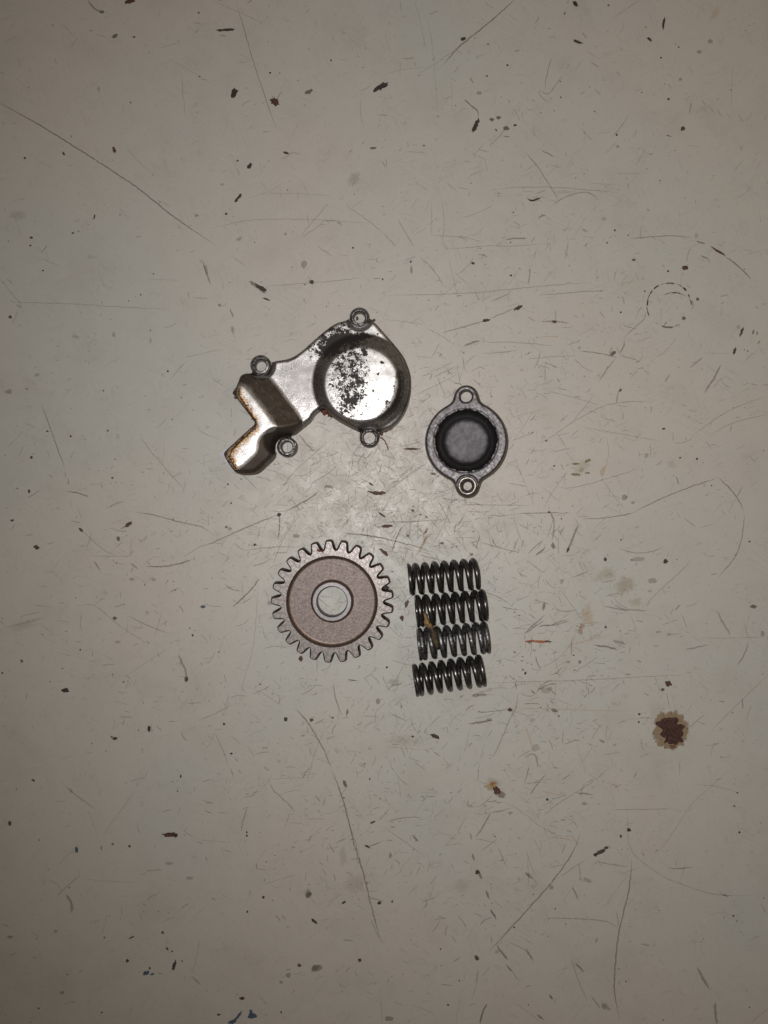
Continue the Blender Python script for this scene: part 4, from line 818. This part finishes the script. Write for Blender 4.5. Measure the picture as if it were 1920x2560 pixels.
GX, GY = np.meshgrid(xs, ys); GP = np.stack([GX.ravel(), GY.ravel()], 1)
dr = sd_ridge(GP)
Hr = ZR - np.clip(dr, 0, None) * 0.575 + np.where(dr < 0, np.minimum(-dr, 0.003) * 0.05, 0)
e0 = np.array(at('K', 480, 540, ZR)); e1 = np.array(at('K', 1000, 1190, ZR)); eu = (e1 - e0) / np.linalg.norm(e1 - e0); en = np.array((-eu[1], eu[0]))
if en[0] < 0: en = -en
qn = (GP - e0) @ en; qt = (GP - e0) @ eu
Hp = ZR - 0.575 * qn
Hr = np.where((qn > 0) & (qt > 0), np.maximum(Hr, Hp), Hr)
at_top = np.linalg.norm(GP - bt, axis=1) - rbt; at_bot = rbb - np.linalg.norm(GP - bb, axis=1)
tt = np.clip(at_top / np.maximum(at_top + at_bot, 1e-6), 0, 1)
tt = np.where(at_bot < 0, 1, tt)
Hb = ZB * (1 - tt) + ZP * tt + np.where(at_top < 0, 0.0004 * (1 - (1 + at_top / rbt) ** 2), 0)
# the ridge stops short of the boss side
far = sstep(GP[:, 0], at('C', 700, 0)[0], at('C', 820, 0)[0])
Hr = Hr * (1 - far) + ZP * 0.5 * far
H = np.maximum(np.maximum(Hr, Hb), ZP)
# beyond the ridge toward the two lower lugs the metal falls away
fallz = smooth_closed([at('K', *p, 0.007) for p in [(930,1290),(1010,1262),(1130,1245),(1300,1215),(1480,1150),(1590,1095),(1700,1050),(1800,1300),(1500,1500),(1400,1800),(1010,1720),(900,1640),(860,1500),(880,1370)]], 1)
dq = np.clip(-poly_sdf(fallz)(GP), 0, None)
H = np.where(dq > 0, np.maximum(H - dq * 1.15, np.minimum(H, 0.0040)), H)
H = gblur(H.reshape(len(ys), len(xs)), 1.7)
gro = np.zeros(len(GP))
def cover_h(V, d):
    h = bilin(H, lo[0], lo[1], st_, V)
    dridge = sd_ridge(V)
    r = 0.0007 + 0.0011 * sstep(dridge, 0.0, 0.003)
    dm = np.maximum(-sd_main(V), 0)
    for c, rr, hh in lugc:
        dl = np.linalg.norm(V - c, axis=1)
        k = sstep(dl, rr * 1.0, rr * 1.6)
        h = (ZL - 0.0007) * (1 - k) + h * k
    k = np.clip(dm / r, 0, 1)
    drop = r * 1.25 * (1 - np.sqrt(1 - (1 - k) ** 2))
    h = h - drop
    n = np.array([mnoise.noise((x * 260, y * 260, 1.3)) for x, y in V])
    return h + n * 0.00008
V3, F_, fm, dd = relief(sd_cover, lo, hi, st_, cover_h, 0.0, 0.0004, sd_main)
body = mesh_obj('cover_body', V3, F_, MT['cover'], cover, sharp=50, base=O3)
# masks for wear and for shade painted onto slopes
W = V3[:, :2]; z = V3[:, 2]
k = (D - z) / D
px = W[:, 0] / (PX * k) + CX; py = CY - W[:, 1] / (PX * k)
cx_ = (px - 530) * 3.1904; cy_ = (py - 740) * 3.1904
def gb(x, y, rx, ry, a=0.0):
    ca, sa = math.cos(a), math.sin(a); u = (cx_ - x) * ca + (cy_ - y) * sa; v = -(cx_ - x) * sa + (cy_ - y) * ca
    return np.exp(-(u / rx) ** 2 - (v / ry) ** 2)
grime = np.minimum(0.60, 0.85 * gb(1090, 570, 130, 200, -0.1) + 0.75 * gb(1160, 430, 120, 50) + 0.68 * gb(1120, 760, 120, 130)) + 0.40 * gb(1060, 890, 90, 100) \
    + np.minimum(0.62, 0.9 * gb(890, 375, 150, 85, -0.75) + 0.85 * gb(1040, 270, 120, 45, -0.35)) + 1.3 * gb(1120, 340, 160, 28, -0.15) + 0.95 * gb(960, 410, 90, 42, -0.85) \
    + 0.35 * gb(1190, 310, 60, 25) + 0.40 * gb(1420, 930, 60, 60) + .3 * gb(940, 550, 40, 25) + .66 * gb(1245, 900, 20, 16) + .6 * gb(1190, 945, 18, 9) + .6 * gb(1318, 620, 15, 22) + .66 * gb(1392, 838, 24, 16) + .55 * gb(1352, 530, 14, 16) + .6 * gb(1285, 750, 10, 18) + .6 * gb(1200, 985, 20, 9) + .55 * gb(1325, 830, 5, 20) + .6 * gb(1345, 970, 40, 16, -.5) + .6 * gb(1410, 900, 22, 30) + .5 * gb(1450, 760, 10, 60)
speckm = 0.48 + 0.45 * gb(700, 700, 160, 200, -.6) + 0.5 * gb(760, 620, 60, 80) + 0.4 * gb(1120, 700, 170, 250) + 0.25 * gb(1200, 930, 200, 70)
speckm *= (1 - 0.8 * gb(1330, 800, 170, 260))
rid = sd_ridge(W)
d2 = np.maximum(-sd_main(W), 0)
slope_zone = sstep(rid, 0.0001, 0.0026) * (z > ZP + 0.0006) * (1 - sstep(px, nat('C', 760, 0)[0], nat('C', 800, 0)[0]))
lowz = sstep(rid, 0.0004, 0.0025) * (cx_ < 720) * (cy_ > 985)
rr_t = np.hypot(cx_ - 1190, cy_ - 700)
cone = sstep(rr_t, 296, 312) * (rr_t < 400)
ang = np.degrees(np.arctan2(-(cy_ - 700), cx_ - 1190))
cres = sstep(rr_t, 250, 285) * np.exp(-((ang + 25) / 38) ** 2) * (rr_t < 320)  # worn crescent, with shade of the rounded disc edge painted in
dirt_shade = np.clip(0.95 * slope_zone + 0.9 * lowz + 0.62 * cone + 0.85 * cres + 0.7 * (d2 < 0.0009) * (rid > 0.001), 0, 1.1)  # dirty slopes, boss wall and edges, with their shade painted in
# rust along the outer (notch) edge of the ridge
notch = smooth_open([at('K', *p, ZR) for p in [(395,600),(400,690),(540,900),(725,1190),(500,1400),(200,1700),(330,1930)]], 1)
nd = np.full(len(W), 9.0)
for a, b in zip(notch[:-1], notch[1:]):
    e = b - a; t = np.clip(((W - a) @ e) / (e @ e), 0, 1); nd = np.minimum(nd, np.linalg.norm(W - a - t[:, None] * e, axis=1))
rust = np.clip(0.95 - nd / 0.0042, 0, 1) * (rid < 0.0012) + 0.3 * gb(110, 1300, 60, 60) * (rid < 0.0)
add_attr(body, 'grime', grime); add_attr(body, 'speck', speckm); add_attr(body, 'dirt_shade', dirt_shade); scuff_shade = np.clip(1.1 * np.exp(-((ang + 22) / 44) ** 4) * sstep(rr_t, 238, 292) * (rr_t < 345), 0, 1) + 0.7 * gb(640, 512, 85, 17, -.42) + 0.7 * gb(965, 540, 22, 18) + 0.7 * gb(935, 628, 24, 14) + 0.6 * gb(1160, 640, 90, 12, .75)  # crescent of wear and painted edge shade, then plain scuffs
add_attr(body, 'scuff_shade', scuff_shade); add_attr(body, 'rust', rust); add_attr(body, 'edge', np.clip(1 - nd / 0.0010, 0, 1) + 0.9 * (d2 < 0.0007) * (cx_ < 420))

for i, (c, r, h) in enumerate(lugc):
    cb = i in (0, 1, 3)
    zt = ZL + 0.0004
    prof = [(r * 1.02, 0.0), (r, zt - 0.0007), (r * 0.94, zt - 0.0002), (r * 0.88, zt), (r * 0.80, zt - 0.0003), (r * 0.76, zt - 0.0011), (r * 0.72, zt - 0.0011), (h * 1.05, zt - 0.0007), (h * .98, zt - 0.0010), (h * 0.93, zt - 0.0018), (h * 0.93, 0.0)]
    s0 = 3.7 * i
    def jit(k_, a, rr, zz, s0=s0):
        n = mnoise.noise((math.cos(a) * 1.8 + s0, math.sin(a) * 1.8, k_ * 0.7))
        return rr * (1 + 0.02 * n), zz + (0.00012 * n if zz > 0 else 0)
    V, F = lathe(prof, 72, c[0], c[1], jit)
    mesh_obj('screw_lug', V, F, MT['lug'], cover, sharp=60, base=O3)
# thin gasket lip that shows past the notch
lipo = [at('K', *p, 0.0012) for p in [(330,700),(372,715),(500,880),(620,1040),(690,1140),(720,1200),(800,1300),(700,1340)]]
lip1 = [at('K', *p, 0.0015) for p in [(338,706),(366,722),(470,860),(560,985),(650,1110),(700,1178),(640,1236),(520,1322),(300,1502),(70,1692),(150,1800),(265,1950),(330,1985),(420,1900),(500,1800),(800,1300),(820,1150),(640,900),(480,700)]]
def flat_slab(P, z0, z1, bev=0.0):
    P = np.asarray(P); n = len(P)
    V = [(x, y, z0) for x, y in P] + [(x, y, z1) for x, y in P]
    F = [tuple(range(n, 2 * n))] + [(i, (i + 1) % n, n + (i + 1) % n, n + i) for i in range(n)]
    return V, F
V, F = flat_slab(lip1, 0.0, 0.0016)
mesh_obj('gasket_lip', V, F, MT['lip'], cover, smooth=False, base=O3)
# crumbs and threads of red-brown sealant squeezed out below the cover
def crumb(name, pts, r, mat, parent, b3, seed):
    P = []; 
    for i, p in enumerate(pts): P.append(p)
    P = np.asarray(P, float); rs = np.random.default_rng(seed)
    t = np.linspace(0, len(P) - 1, len(P) * 5); Q = np.stack([np.interp(t, range(len(P)), P[:, k]) for k in range(3)], 1)
    Q[:, :2] += rs.normal(0, r * 0.35, (len(Q), 2)); R = r * (0.6 + 0.8 * rs.random(len(Q))); R[0] = R[-1] = r * 0.3
    Q[:, 2] = np.maximum(Q[:, 2], 0.4 * R)
    V, F = tube(Q, R, 7)
    return mesh_obj(name, V, F, mat, parent, sharp=80, base=b3)
def c3(c, pts, z): return [(*at(c, x, y, z), z) for x, y in pts]
crumb('sealant_bead', c3('C', [(872,912),(895,925),(915,915),(945,945),(962,952)], 0.0012), 0.0010, MT['sealant'], cover, O3, 1)
crumb('sealant_bead', c3('C', [(890,945),(900,925),(912,940)], 0.0008), 0.0006, MT['sealant'], cover, O3, 2)
crumb('sealant_bead', c3('C', [(1345,1105),(1375,1080),(1410,1062),(1450,1042)], 0.0010), 0.0007, MT['sealant'], cover, O3, 3)
crumb('sealant_thread', c3('C', [(1325,1130),(1355,1133),(1375,1150),(1395,1190),(1408,1228)], 0.0012), 0.00028, MT['sealant'], cover, O3, 4)
crumb('dirt_crumb', c3('K', [(320,712),(345,722),(360,716)], 0.001), 0.0006, MT['crud'], cover, O3, 5)
crumb('dirt_crumb', c3('K', [(640,1080),(665,1105),(675,1085)], 0.001), 0.0006, MT['crud'], cover, O3, 6)
crumb('dirt_crumb', c3('C', [(1150,190),(1165,180),(1160,165)], 0.001), 0.0005, MT['crud'], cover, O3, 7)
crumb('dirt_crumb', c3('C', [(1340,1120),(1325,1085),(1345,1060)], 0.002), 0.0009, MT['crud'], cover, O3, 8)
crumb('dirt_crumb', c3('C', [(1255,190),(1290,205),(1300,185)], 0.002), 0.0005, MT['crud'], cover, O3, 9)

# ================================================================== ROUND CAP (open side up)
ZC = 0.0075
cb = at('F', 835, 1005, ZC)
cap = empty('filter_cap', (cb[0], cb[1], 0), 'small round grey metal cap with two screw ears and a black hollow facing up', 'metal cap')
u = 1 / 6.1444 * PX * (D - ZC) / D          # metres per F pixel at that height
def fl(x, y): return np.array(((x - 835) * u, -(y - 1005) * u))
R0 = 618 * u
ears = [(fl(832, 320), 168 * u, 88 * u, 78 * u), (fl(852, 1690), 165 * u, 68 * u, 78 * u)]
ctr = fl(832, 1008)
rec = fl(830, 998); rrec = 478 * u
def sd_cap(X):
    s = np.linalg.norm(X - ctr, axis=1) - R0
    for c, r, h, _ in ears: s = smin(s, np.linalg.norm(X - c, axis=1) - r, 0.0048)
    for c, r, h, _ in ears: s = np.maximum(s, h - np.linalg.norm(X - c, axis=1))
    a = np.arctan2(X[:, 1] - rec[1], X[:, 0] - rec[0])
    nn = 0.00016 * np.sin(17 * a + 1) + 0.00013 * np.sin(31 * a + 2) + 0.0001 * np.sin(53 * a) + 0.0002 * np.sin(5 * a + .5)
    nn += -0.0009 * np.exp(-((np.degrees(a) - 158) / 7) ** 2)
    return np.maximum(s, rrec + nn - np.linalg.norm(X - rec, axis=1))
def sd_out(X):
    s = np.linalg.norm(X - ctr, axis=1) - R0
    for c, r, h, _ in ears: s = smin(s, np.linalg.norm(X - c, axis=1) - r, 0.0048)
    return s
def cap_h(V, d):
    do = np.maximum(-sd_out(V), 0)
    r = 0.0009; k = np.clip(do / r, 0, 1)
    h = ZC - r * (1 - np.sqrt(1 - (1 - k) ** 2))
    dr = np.linalg.norm(V - rec, axis=1) - rrec
    h -= 0.00035 * np.exp(-(dr / 0.0006) ** 2)
    for c, rr, hh, _ in ears:
        dl = np.linalg.norm(V - c, axis=1)
        h -= 0.0005 * np.exp(-((dl - hh) / 0.0004) ** 2)
    # low-spot beside the lower ear's raised ring
    dl = np.linalg.norm(V - ears[1][0], axis=1)
    h -= 0.0006 * (1 - sstep(dl, 0.0046, 0.0056))
    n = np.array([mnoise.noise((x * 420, y * 420, 5.1)) + 0.25 * mnoise.noise((x * 1100, y * 1100, 2.1)) for x, y in V])
    return h + n * 0.00004
V3, F_, fm, dd = relief(sd_cap, (-R0 - .002, -0.0265), (R0 + .002, 0.0265), 0.0003, cap_h, ZC - 0.0042, 0.0006, sd_out)
# flange underside reaches outward a little: dark brown draft face
mesh_obj('flange', V3, F_, None, cap, sharp=50, mats=[MT['cap'], MT['capside']], fm=fm)
prof = [(rrec * 1.0 + 0.0009, ZC - 0.0006), (rrec * 0.985, ZC - 0.0012), (rrec * 0.97, ZC - 0.0030), (rrec * 0.93, ZC - 0.0042), (rrec * 0.87, ZC - 0.0050), (rrec * 0.80, ZC - 0.00545)]
V, F = lathe(prof, 120, rec[0], rec[1])
mesh_obj('cup_wall', V, F, MT['bowl'], cap, sharp=80)
# floor with a dished middle, shade painted in towards its rim over oily residue
rf = [0.82, 0.79, 0.76, 0.73, 0.70, 0.66, 0.62, 0.56, 0.48, 0.38, 0.25, 0.12, 0.0001]
prof = [(rrec * q_, ZC - 0.0066 + 0.0012 * max(0, (q_ - 0.45) / 0.37) ** 2) for q_ in rf]
V, F = lathe(prof, 96, rec[0] + 0.0002, rec[1])
t = NT('shaded_oily_cup_floor'); v = t.obj(MM)
a1 = t.noise(v, 0.5, 5, .6); a2 = t.noise(v, 1.4, 4, .65)
cc = t.mix(t.ramp(a1, .35, .65), (0.105, 0.100, 0.108), (0.07, 0.067, 0.073))
cc = t.mix(t.ramp(a2, .60, .70, 0, .7), cc, (0.04, 0.038, 0.042))
oil_shade = t.ramp(t.math('ADD', t.attr('oil_shade'), t.math('MULTIPLY', t.math('SUBTRACT', a1, .5), .5)), 0.05, 0.85)
cc = t.mix(oil_shade, cc, (0.012, 0.011, 0.013))
t.set(Base_Color=cc, Metallic=0.9, Roughness=0.62); t.bump(a2, 0.0001, 0.25)
fl_o = mesh_obj('cup_floor', V, F, t.m, cap, sharp=80)
add_attr(fl_o, 'oil_shade', [float(sstep(np.array(rf[i % len(rf)]), 0.54, 0.80)) for i in range(len(V))])
prof = [(R0 - 0.0015, ZC - 0.004), (R0 - 0.0022, 0.0004), (R0 - 0.003, 0.0), (0.0001, 0.0)]
V, F = lathe(prof, 96, ctr[0], ctr[1])
mesh_obj('cup_shell', V, F, MT['capside'], cap, sharp=40)
c, r, h, _ = ears[1]
V, F = lathe([(150 * u, ZC - 0.0012), (146 * u, ZC + 0.0001), (136 * u, ZC + 0.0005), (108 * u, ZC + 0.0005), (98 * u, ZC + 0.0001), (86 * u, ZC - 0.0001), (74 * u, ZC - 0.0008), (68 * u, ZC - 0.0016), (68 * u, ZC - 0.0042)], 64, c[0], c[1],
             lambda i, a, rr, zz: (rr * (1 + 0.015 * mnoise.noise((math.cos(a) * 2, math.sin(a) * 2, i * .5))), zz + 0.0001 * mnoise.noise((math.cos(a) * 3, math.sin(a) * 3, 4))))
mesh_obj('washer_seat', V, F, MT['capring'], cap, sharp=60)
cap.rotation_euler = (0, math.radians(-7.0), 0)
cap.location = (cb[0] + 0.0006, cb[1], 0.0023)

# ================================================================== GEAR
HG = 0.0065
gb_ = at('G', 829, 850, HG)
gear = empty('gear_wheel', (gb_[0], gb_[1], 0), 'round spur gear wheel of brownish grey steel with recessed web and open centre bore', 'gear')
g = 1 / 4.8794 * PX * (D - HG) / D
NTH = 25
pitch = 2 * math.pi / NTH
def pol(r, a): return np.array((r * math.cos(a), r * math.sin(a)))
def tooth_mesh():
    half = [(-0.500, 640), (-0.465, 643), (-0.425, 655), (-0.378, 678), (-0.33, 702), (-0.288, 724), (-0.25, 741), (-0.19, 752), (-0.06, 757)]
    prof = half + [(-a, r) for a, r in half[::-1]]
    P = np.array([pol(r * g, -a * pitch) for a, r in prof])      # runs counter to angle, fine
    n = len(P)
    T = np.gradient(P, axis=0); T /= np.linalg.norm(T, axis=1, keepdims=True)
    Nn = np.stack([-T[:, 1], T[:, 0]], 1)
    cen = pol(600 * g, 0)
    sg = np.sign(((cen - P) * Nn).sum(1)); Nn *= sg[:, None]
    Nn[0] = -P[0] / np.linalg.norm(P[0]); Nn[-1] = -P[-1] / np.linalg.norm(P[-1])
    top = P + Nn * 23 * g; mid = P + Nn * 8 * g
    inner = [pol(606 * g, -a * pitch) for a in np.linspace(-0.5, 0.5, 5)]
    V = [(*p, HG) for p in top] + [(*p, HG - 0.0013) for p in mid] + [(*p, HG - 0.0030) for p in P] + [(*p, 0.0) for p in P] + [(*p, HG) for p in inner]
    F = []; fm = []
    for b in (0, n, 2 * n):
        for i in range(n - 1):
            F.append((b + i, b + i + 1, b + n + i + 1, b + n + i)); fm.append(1)
    F.append(tuple(list(range(n)) + [4 * n + k for k in range(4, -1, -1)])); fm.append(0)
    me = bpy.data.meshes.new('tooth'); me.from_pydata([tuple(map(float, v)) for v in V], [], F)
    me.materials.append(MT['gear']); me.materials.append(MT['gearside'])
    me.polygons.foreach_set('material_index', fm)
    bmm = bmesh.new(); bmm.from_mesh(me); bmesh.ops.recalc_face_normals(bmm, faces=bmm.faces)
    # top face must look up
    for f_ in bmm.faces:
        if len(f_.verts) > 8 and f_.normal.z < 0:
            bmesh.ops.reverse_faces(bmm, faces=bmm.faces); break
    bmm.to_mesh(me); bmm.free()
    return me
tm = tooth_mesh()
A0 = math.radians(93.0)
for k_ in range(NTH):
    o = bpy.data.objects.new('tooth', tm); C.objects.link(o); o.parent = gear
    o.rotation_euler = (0, 0, A0 + k_ * pitch)
seg = NTH * 4
V, F = lathe([(606 * g, HG), (561 * g, HG)], seg, a0=A0 + pitch / 2)
mesh_obj('rim', V, F, MT['gear'], gear, sharp=60)
V, F = lathe([(561 * g, HG), (557 * g, HG - 0.0004), (551 * g, HG - 0.0012), (543 * g, HG - 0.0019), (532 * g, HG - 0.0024), (515 * g, HG - 0.0026)], 150)
mesh_obj('rim_fillet', V, F, MT['groove'], gear, sharp=80)
V, F = lathe([(515 * g, HG - 0.0026), (430 * g, HG - 0.0026), (350 * g, HG - 0.0026), (266 * g, HG - 0.0026)], 150)
mesh_obj('web', V, F, MT['web'], gear, sharp=80)
V, F = lathe([(266 * g, HG - 0.0026), (258 * g, HG - 0.0024), (250 * g, HG - 0.0018), (243 * g, HG - 0.0008), (238 * g, HG - 0.0002), (233 * g, HG)], 120)
mesh_obj('hub_fillet', V, F, MT['groove'], gear, sharp=80)
V, F = lathe([(233 * g, HG), (192 * g, HG), (184 * g, HG - 0.0004), (181 * g, HG - 0.0012), (181 * g, 0.0)], 120)
mesh_obj('hub', V, F, MT['hub'], gear, sharp=40)
# flat bottom rings so that the wheel is solid from below
V, F = lathe([(181 * g, 0.0), (606 * g, 0.0)], 100)
mesh_obj('underside', V, F, MT['gear'], gear, smooth=False)
crumb('dirt_crumb', [(x - gb_[0], y - gb_[1], HG + 0.0001) for x, y in (at('G', 655, 215, HG), at('G', 690, 235, HG), at('G', 725, 245, HG))], 0.0005, MT['sealant'], gear, (0, 0, 0), 21)
crumb('dirt_crumb', [(x - gb_[0], y - gb_[1], HG - 0.0012) for x, y in (at('G', 1455, 650, HG), at('G', 1475, 685, HG), at('G', 1495, 695, HG))], 0.0009, MT['crud'], gear, (0, 0, 0), 22)

# ================================================================== SPRINGS
RW = 0.00122; RS = 0.00625; ZS = RS + RW
def spring(label, ths, peaks, mat, z0=ZS):
    """ths: angle (in half turns) of every traced extreme; even = upper edge, odd = lower edge in the photo"""
    pts = [np.array(at('S', x, y, ZS)) for x, y in peaks]
    T = [p for t, p in zip(ths, pts) if t == int(t) and int(t) % 2 == 0]; B = [p for t, p in zip(ths, pts) if t == int(t) and int(t) % 2 == 1]
    A = np.array(T); Bb = np.array(B)
    fa = np.polyfit(A[:, 0], A[:, 1], 1); fb = np.polyfit(Bb[:, 0], Bb[:, 1], 1)
    m = (fa[0] + fb[0]) / 2; uu = np.array((1, m)) / math.hypot(1, m); vv = np.array((-uu[1], uu[0]))
    xm = 0.5 * (A[:, 0].mean() + Bb[:, 0].mean())
    org = np.array((xm, 0.5 * (np.polyval(fa, xm) + np.polyval(fb, xm))))
    tk = []
    for t, p in zip(ths, pts): tk.append((p - org) @ uu)
    root = empty('compression_spring', (org[0], org[1], 0), label, 'spring', 'springs lying side by side in a column')
    n = int((ths[-1] - ths[0]) * 22)
    th = np.linspace(ths[0], ths[-1], n)
    ax = np.interp(th, ths, tk)
    kk = np.ones(13) / 13; ax2 = np.convolve(np.pad(ax, 6, mode='edge'), kk, mode='valid'); ax2[:3] = ax[:3]; ax2[-3:] = ax[-3:]
    # keep neighbouring closed coils from cutting through each other
    a = th * math.pi
    P = np.stack([uu[0] * ax2 + vv[0] * RS * np.cos(a), uu[1] * ax2 + vv[1] * RS * np.cos(a), ZS + RS * np.sin(a)], 1)
    V, F = tube(P, RW, 14)
    V = np.array(V); u3 = np.array((uu[0], uu[1], 0)); al = V @ u3                # ground-flat ends
    lo_, hi_ = (P @ u3).min() - 0.25 * RW, (P @ u3).max() + 0.25 * RW
    V += np.outer(np.clip(al, lo_, hi_) - al, u3)
    mesh_obj('coil', V, F, mat, root, sharp=50)
    return root, org
def zipTB(first, tops, bots):
    seq = []; i = j = 0; t = first
    while True:
        if t % 2 == 0:
            if i >= len(tops): break
            seq.append((t, tops[i])); i += 1
        else:
            if j >= len(bots): break
            seq.append((t, bots[j])); j += 1
        t += 1
    return [s[0] for s in seq], [s[1] for s in seq]
t1, p1 = zipTB(0, [(112,175),(225,160),(365,150),(510,137),(655,125),(800,110),(945,98),(1085,88)], [(185,642),(325,630),(475,617),(620,607),(765,595),(915,583),(1060,572),(1175,560)])
spring('topmost black coil spring of the column, its left end jutting out to the left', t1, p1, MT['spring'])
t2, p2 = zipTB(1, [(250,640),(378,625),(525,612),(668,598),(815,584),(962,570),(1110,558),(1222,550)], [(262,1122),(340,1117),(500,1100),(650,1090),(792,1078),(937,1065),(1082,1053),(1225,1040),(1290,1033)])
spring('second black spring from the top, with the curled amber end of the flake on it', [0.5] + t2, [(245, 850)] + p2, MT['spring'])
t3, p3 = zipTB(1, [(283,1125),(403,1140),(548,1097),(692,1085),(838,1070),(985,1055),(1128,1040),(1250,1035)], [(298,1617),(370,1607),(518,1595),(665,1580),(815,1567),(962,1550),(1107,1535),(1245,1522),(1325,1518)])
spring('third black spring from the top, scuffed with pale crust on its lower coils', [0.6] + t3, [(278, 1390)] + p3, MT['spring_zinc'])
t4, p4 = zipTB(1, [(205,1665),(328,1650),(467,1625),(608,1605),(752,1582),(892,1562),(1037,1540),(1168,1525)], [(250,2162),(322,2150),(462,2125),(607,2105),(752,2085),(900,2065),(1042,2045),(1188,2025),(1265,2015)])
spring('bottom black coil spring of the column, tilted up to the right', [0.75] + t4, [(232, 2030)] + p4, MT['spring'])

# dry amber flake lying across the middle springs
ZA = 2 * RS + 2 * RW + 0.0004
fb_ = at('S', 470, 1180, ZA)
flake = empty('dry_flake', (fb_[0], fb_[1], ZA), 'brown and amber dry flake lying across the second and third springs', 'debris')
left = [(345,905),(362,985),(360,1050),(385,1115),(432,1150),(452,1225),(466,1300),(484,1370),(518,1425),(550,1448)]
right = [(400,915),(400,965),(425,1010),(460,1060),(500,1120),(535,1175),(564,1250),(584,1320),(592,1390),(575,1442)]
V = []; n = len(left)
for i in range(n):
    l = np.array(at('S', *left[i], ZA)) - fb_; r = np.array(at('S', *right[i], ZA)) - fb_
    for k_ in range(5):
        w = k_ / 4
        p = l * (1 - w) + r * w
        zz = 0.0009 * math.sin(w * math.pi) * (1.0 + 0.5 * math.sin(i * 1.7)) + 0.0003 * mnoise.noise((i * .6, k_ * .9, 0)) + (0.0012 if i < 4 and k_ == 0 else 0)
        V.append((p[0], p[1], zz))
nt = len(V)
V += [(x, y, zv - 0.0003) for x, y, zv in V]
F = []
for i in range(n - 1):
    for k_ in range(4):
        a = i * 5 + k_
        F.append((a, a + 1, a + 6, a + 5)); F.append((nt + a, nt + a + 5, nt + a + 6, nt + a + 1))
    F.append((i * 5, (i + 1) * 5, nt + (i + 1) * 5, nt + i * 5)); F.append((i * 5 + 4, nt + i * 5 + 4, nt + (i + 1) * 5 + 4, (i + 1) * 5 + 4))
F.append((0, nt, nt + 1, 1)); F.append((1, nt + 1, nt + 2, 2)); F.append((2, nt + 2, nt + 3, 3)); F.append((3, nt + 3, nt + 4, 4))
t = NT('dry_flake_skin'); v = t.obj(MM)
n1 = t.noise(v, 0.55, 4, 0.6); sp = t.n.new('ShaderNodeSeparateXYZ'); t.l.new(v, sp.inputs[0])
head = t.ramp(sp.outputs['Y'], 1.0, 3.4)
colr = t.mix(t.ramp(n1, 0.42, 0.6), (0.016, 0.011, 0.007), (0.045, 0.029, 0.015))
colr = t.mix(t.math('MULTIPLY', head, t.ramp(n1, 0.35, 0.55)), colr, (0.19, 0.115, 0.04))
t.set(Base_Color=colr, Roughness=0.6, Specular_IOR_Level=0.25); t.bump(t.noise(v, 1.6, 4, .6), 0.0003, 0.8)
mesh_obj('flake_skin', V, F, t.m, flake, sharp=70)
crumb('shred', [(x - fb_[0], y - fb_[1], 0.0013) for x, y in (at('S', 370, 1110, ZA), at('S', 362, 1040, ZA), at('S', 385, 985, ZA), at('S', 405, 968, ZA))], 0.00022, MT['amber'], flake, (0, 0, 0), 31)
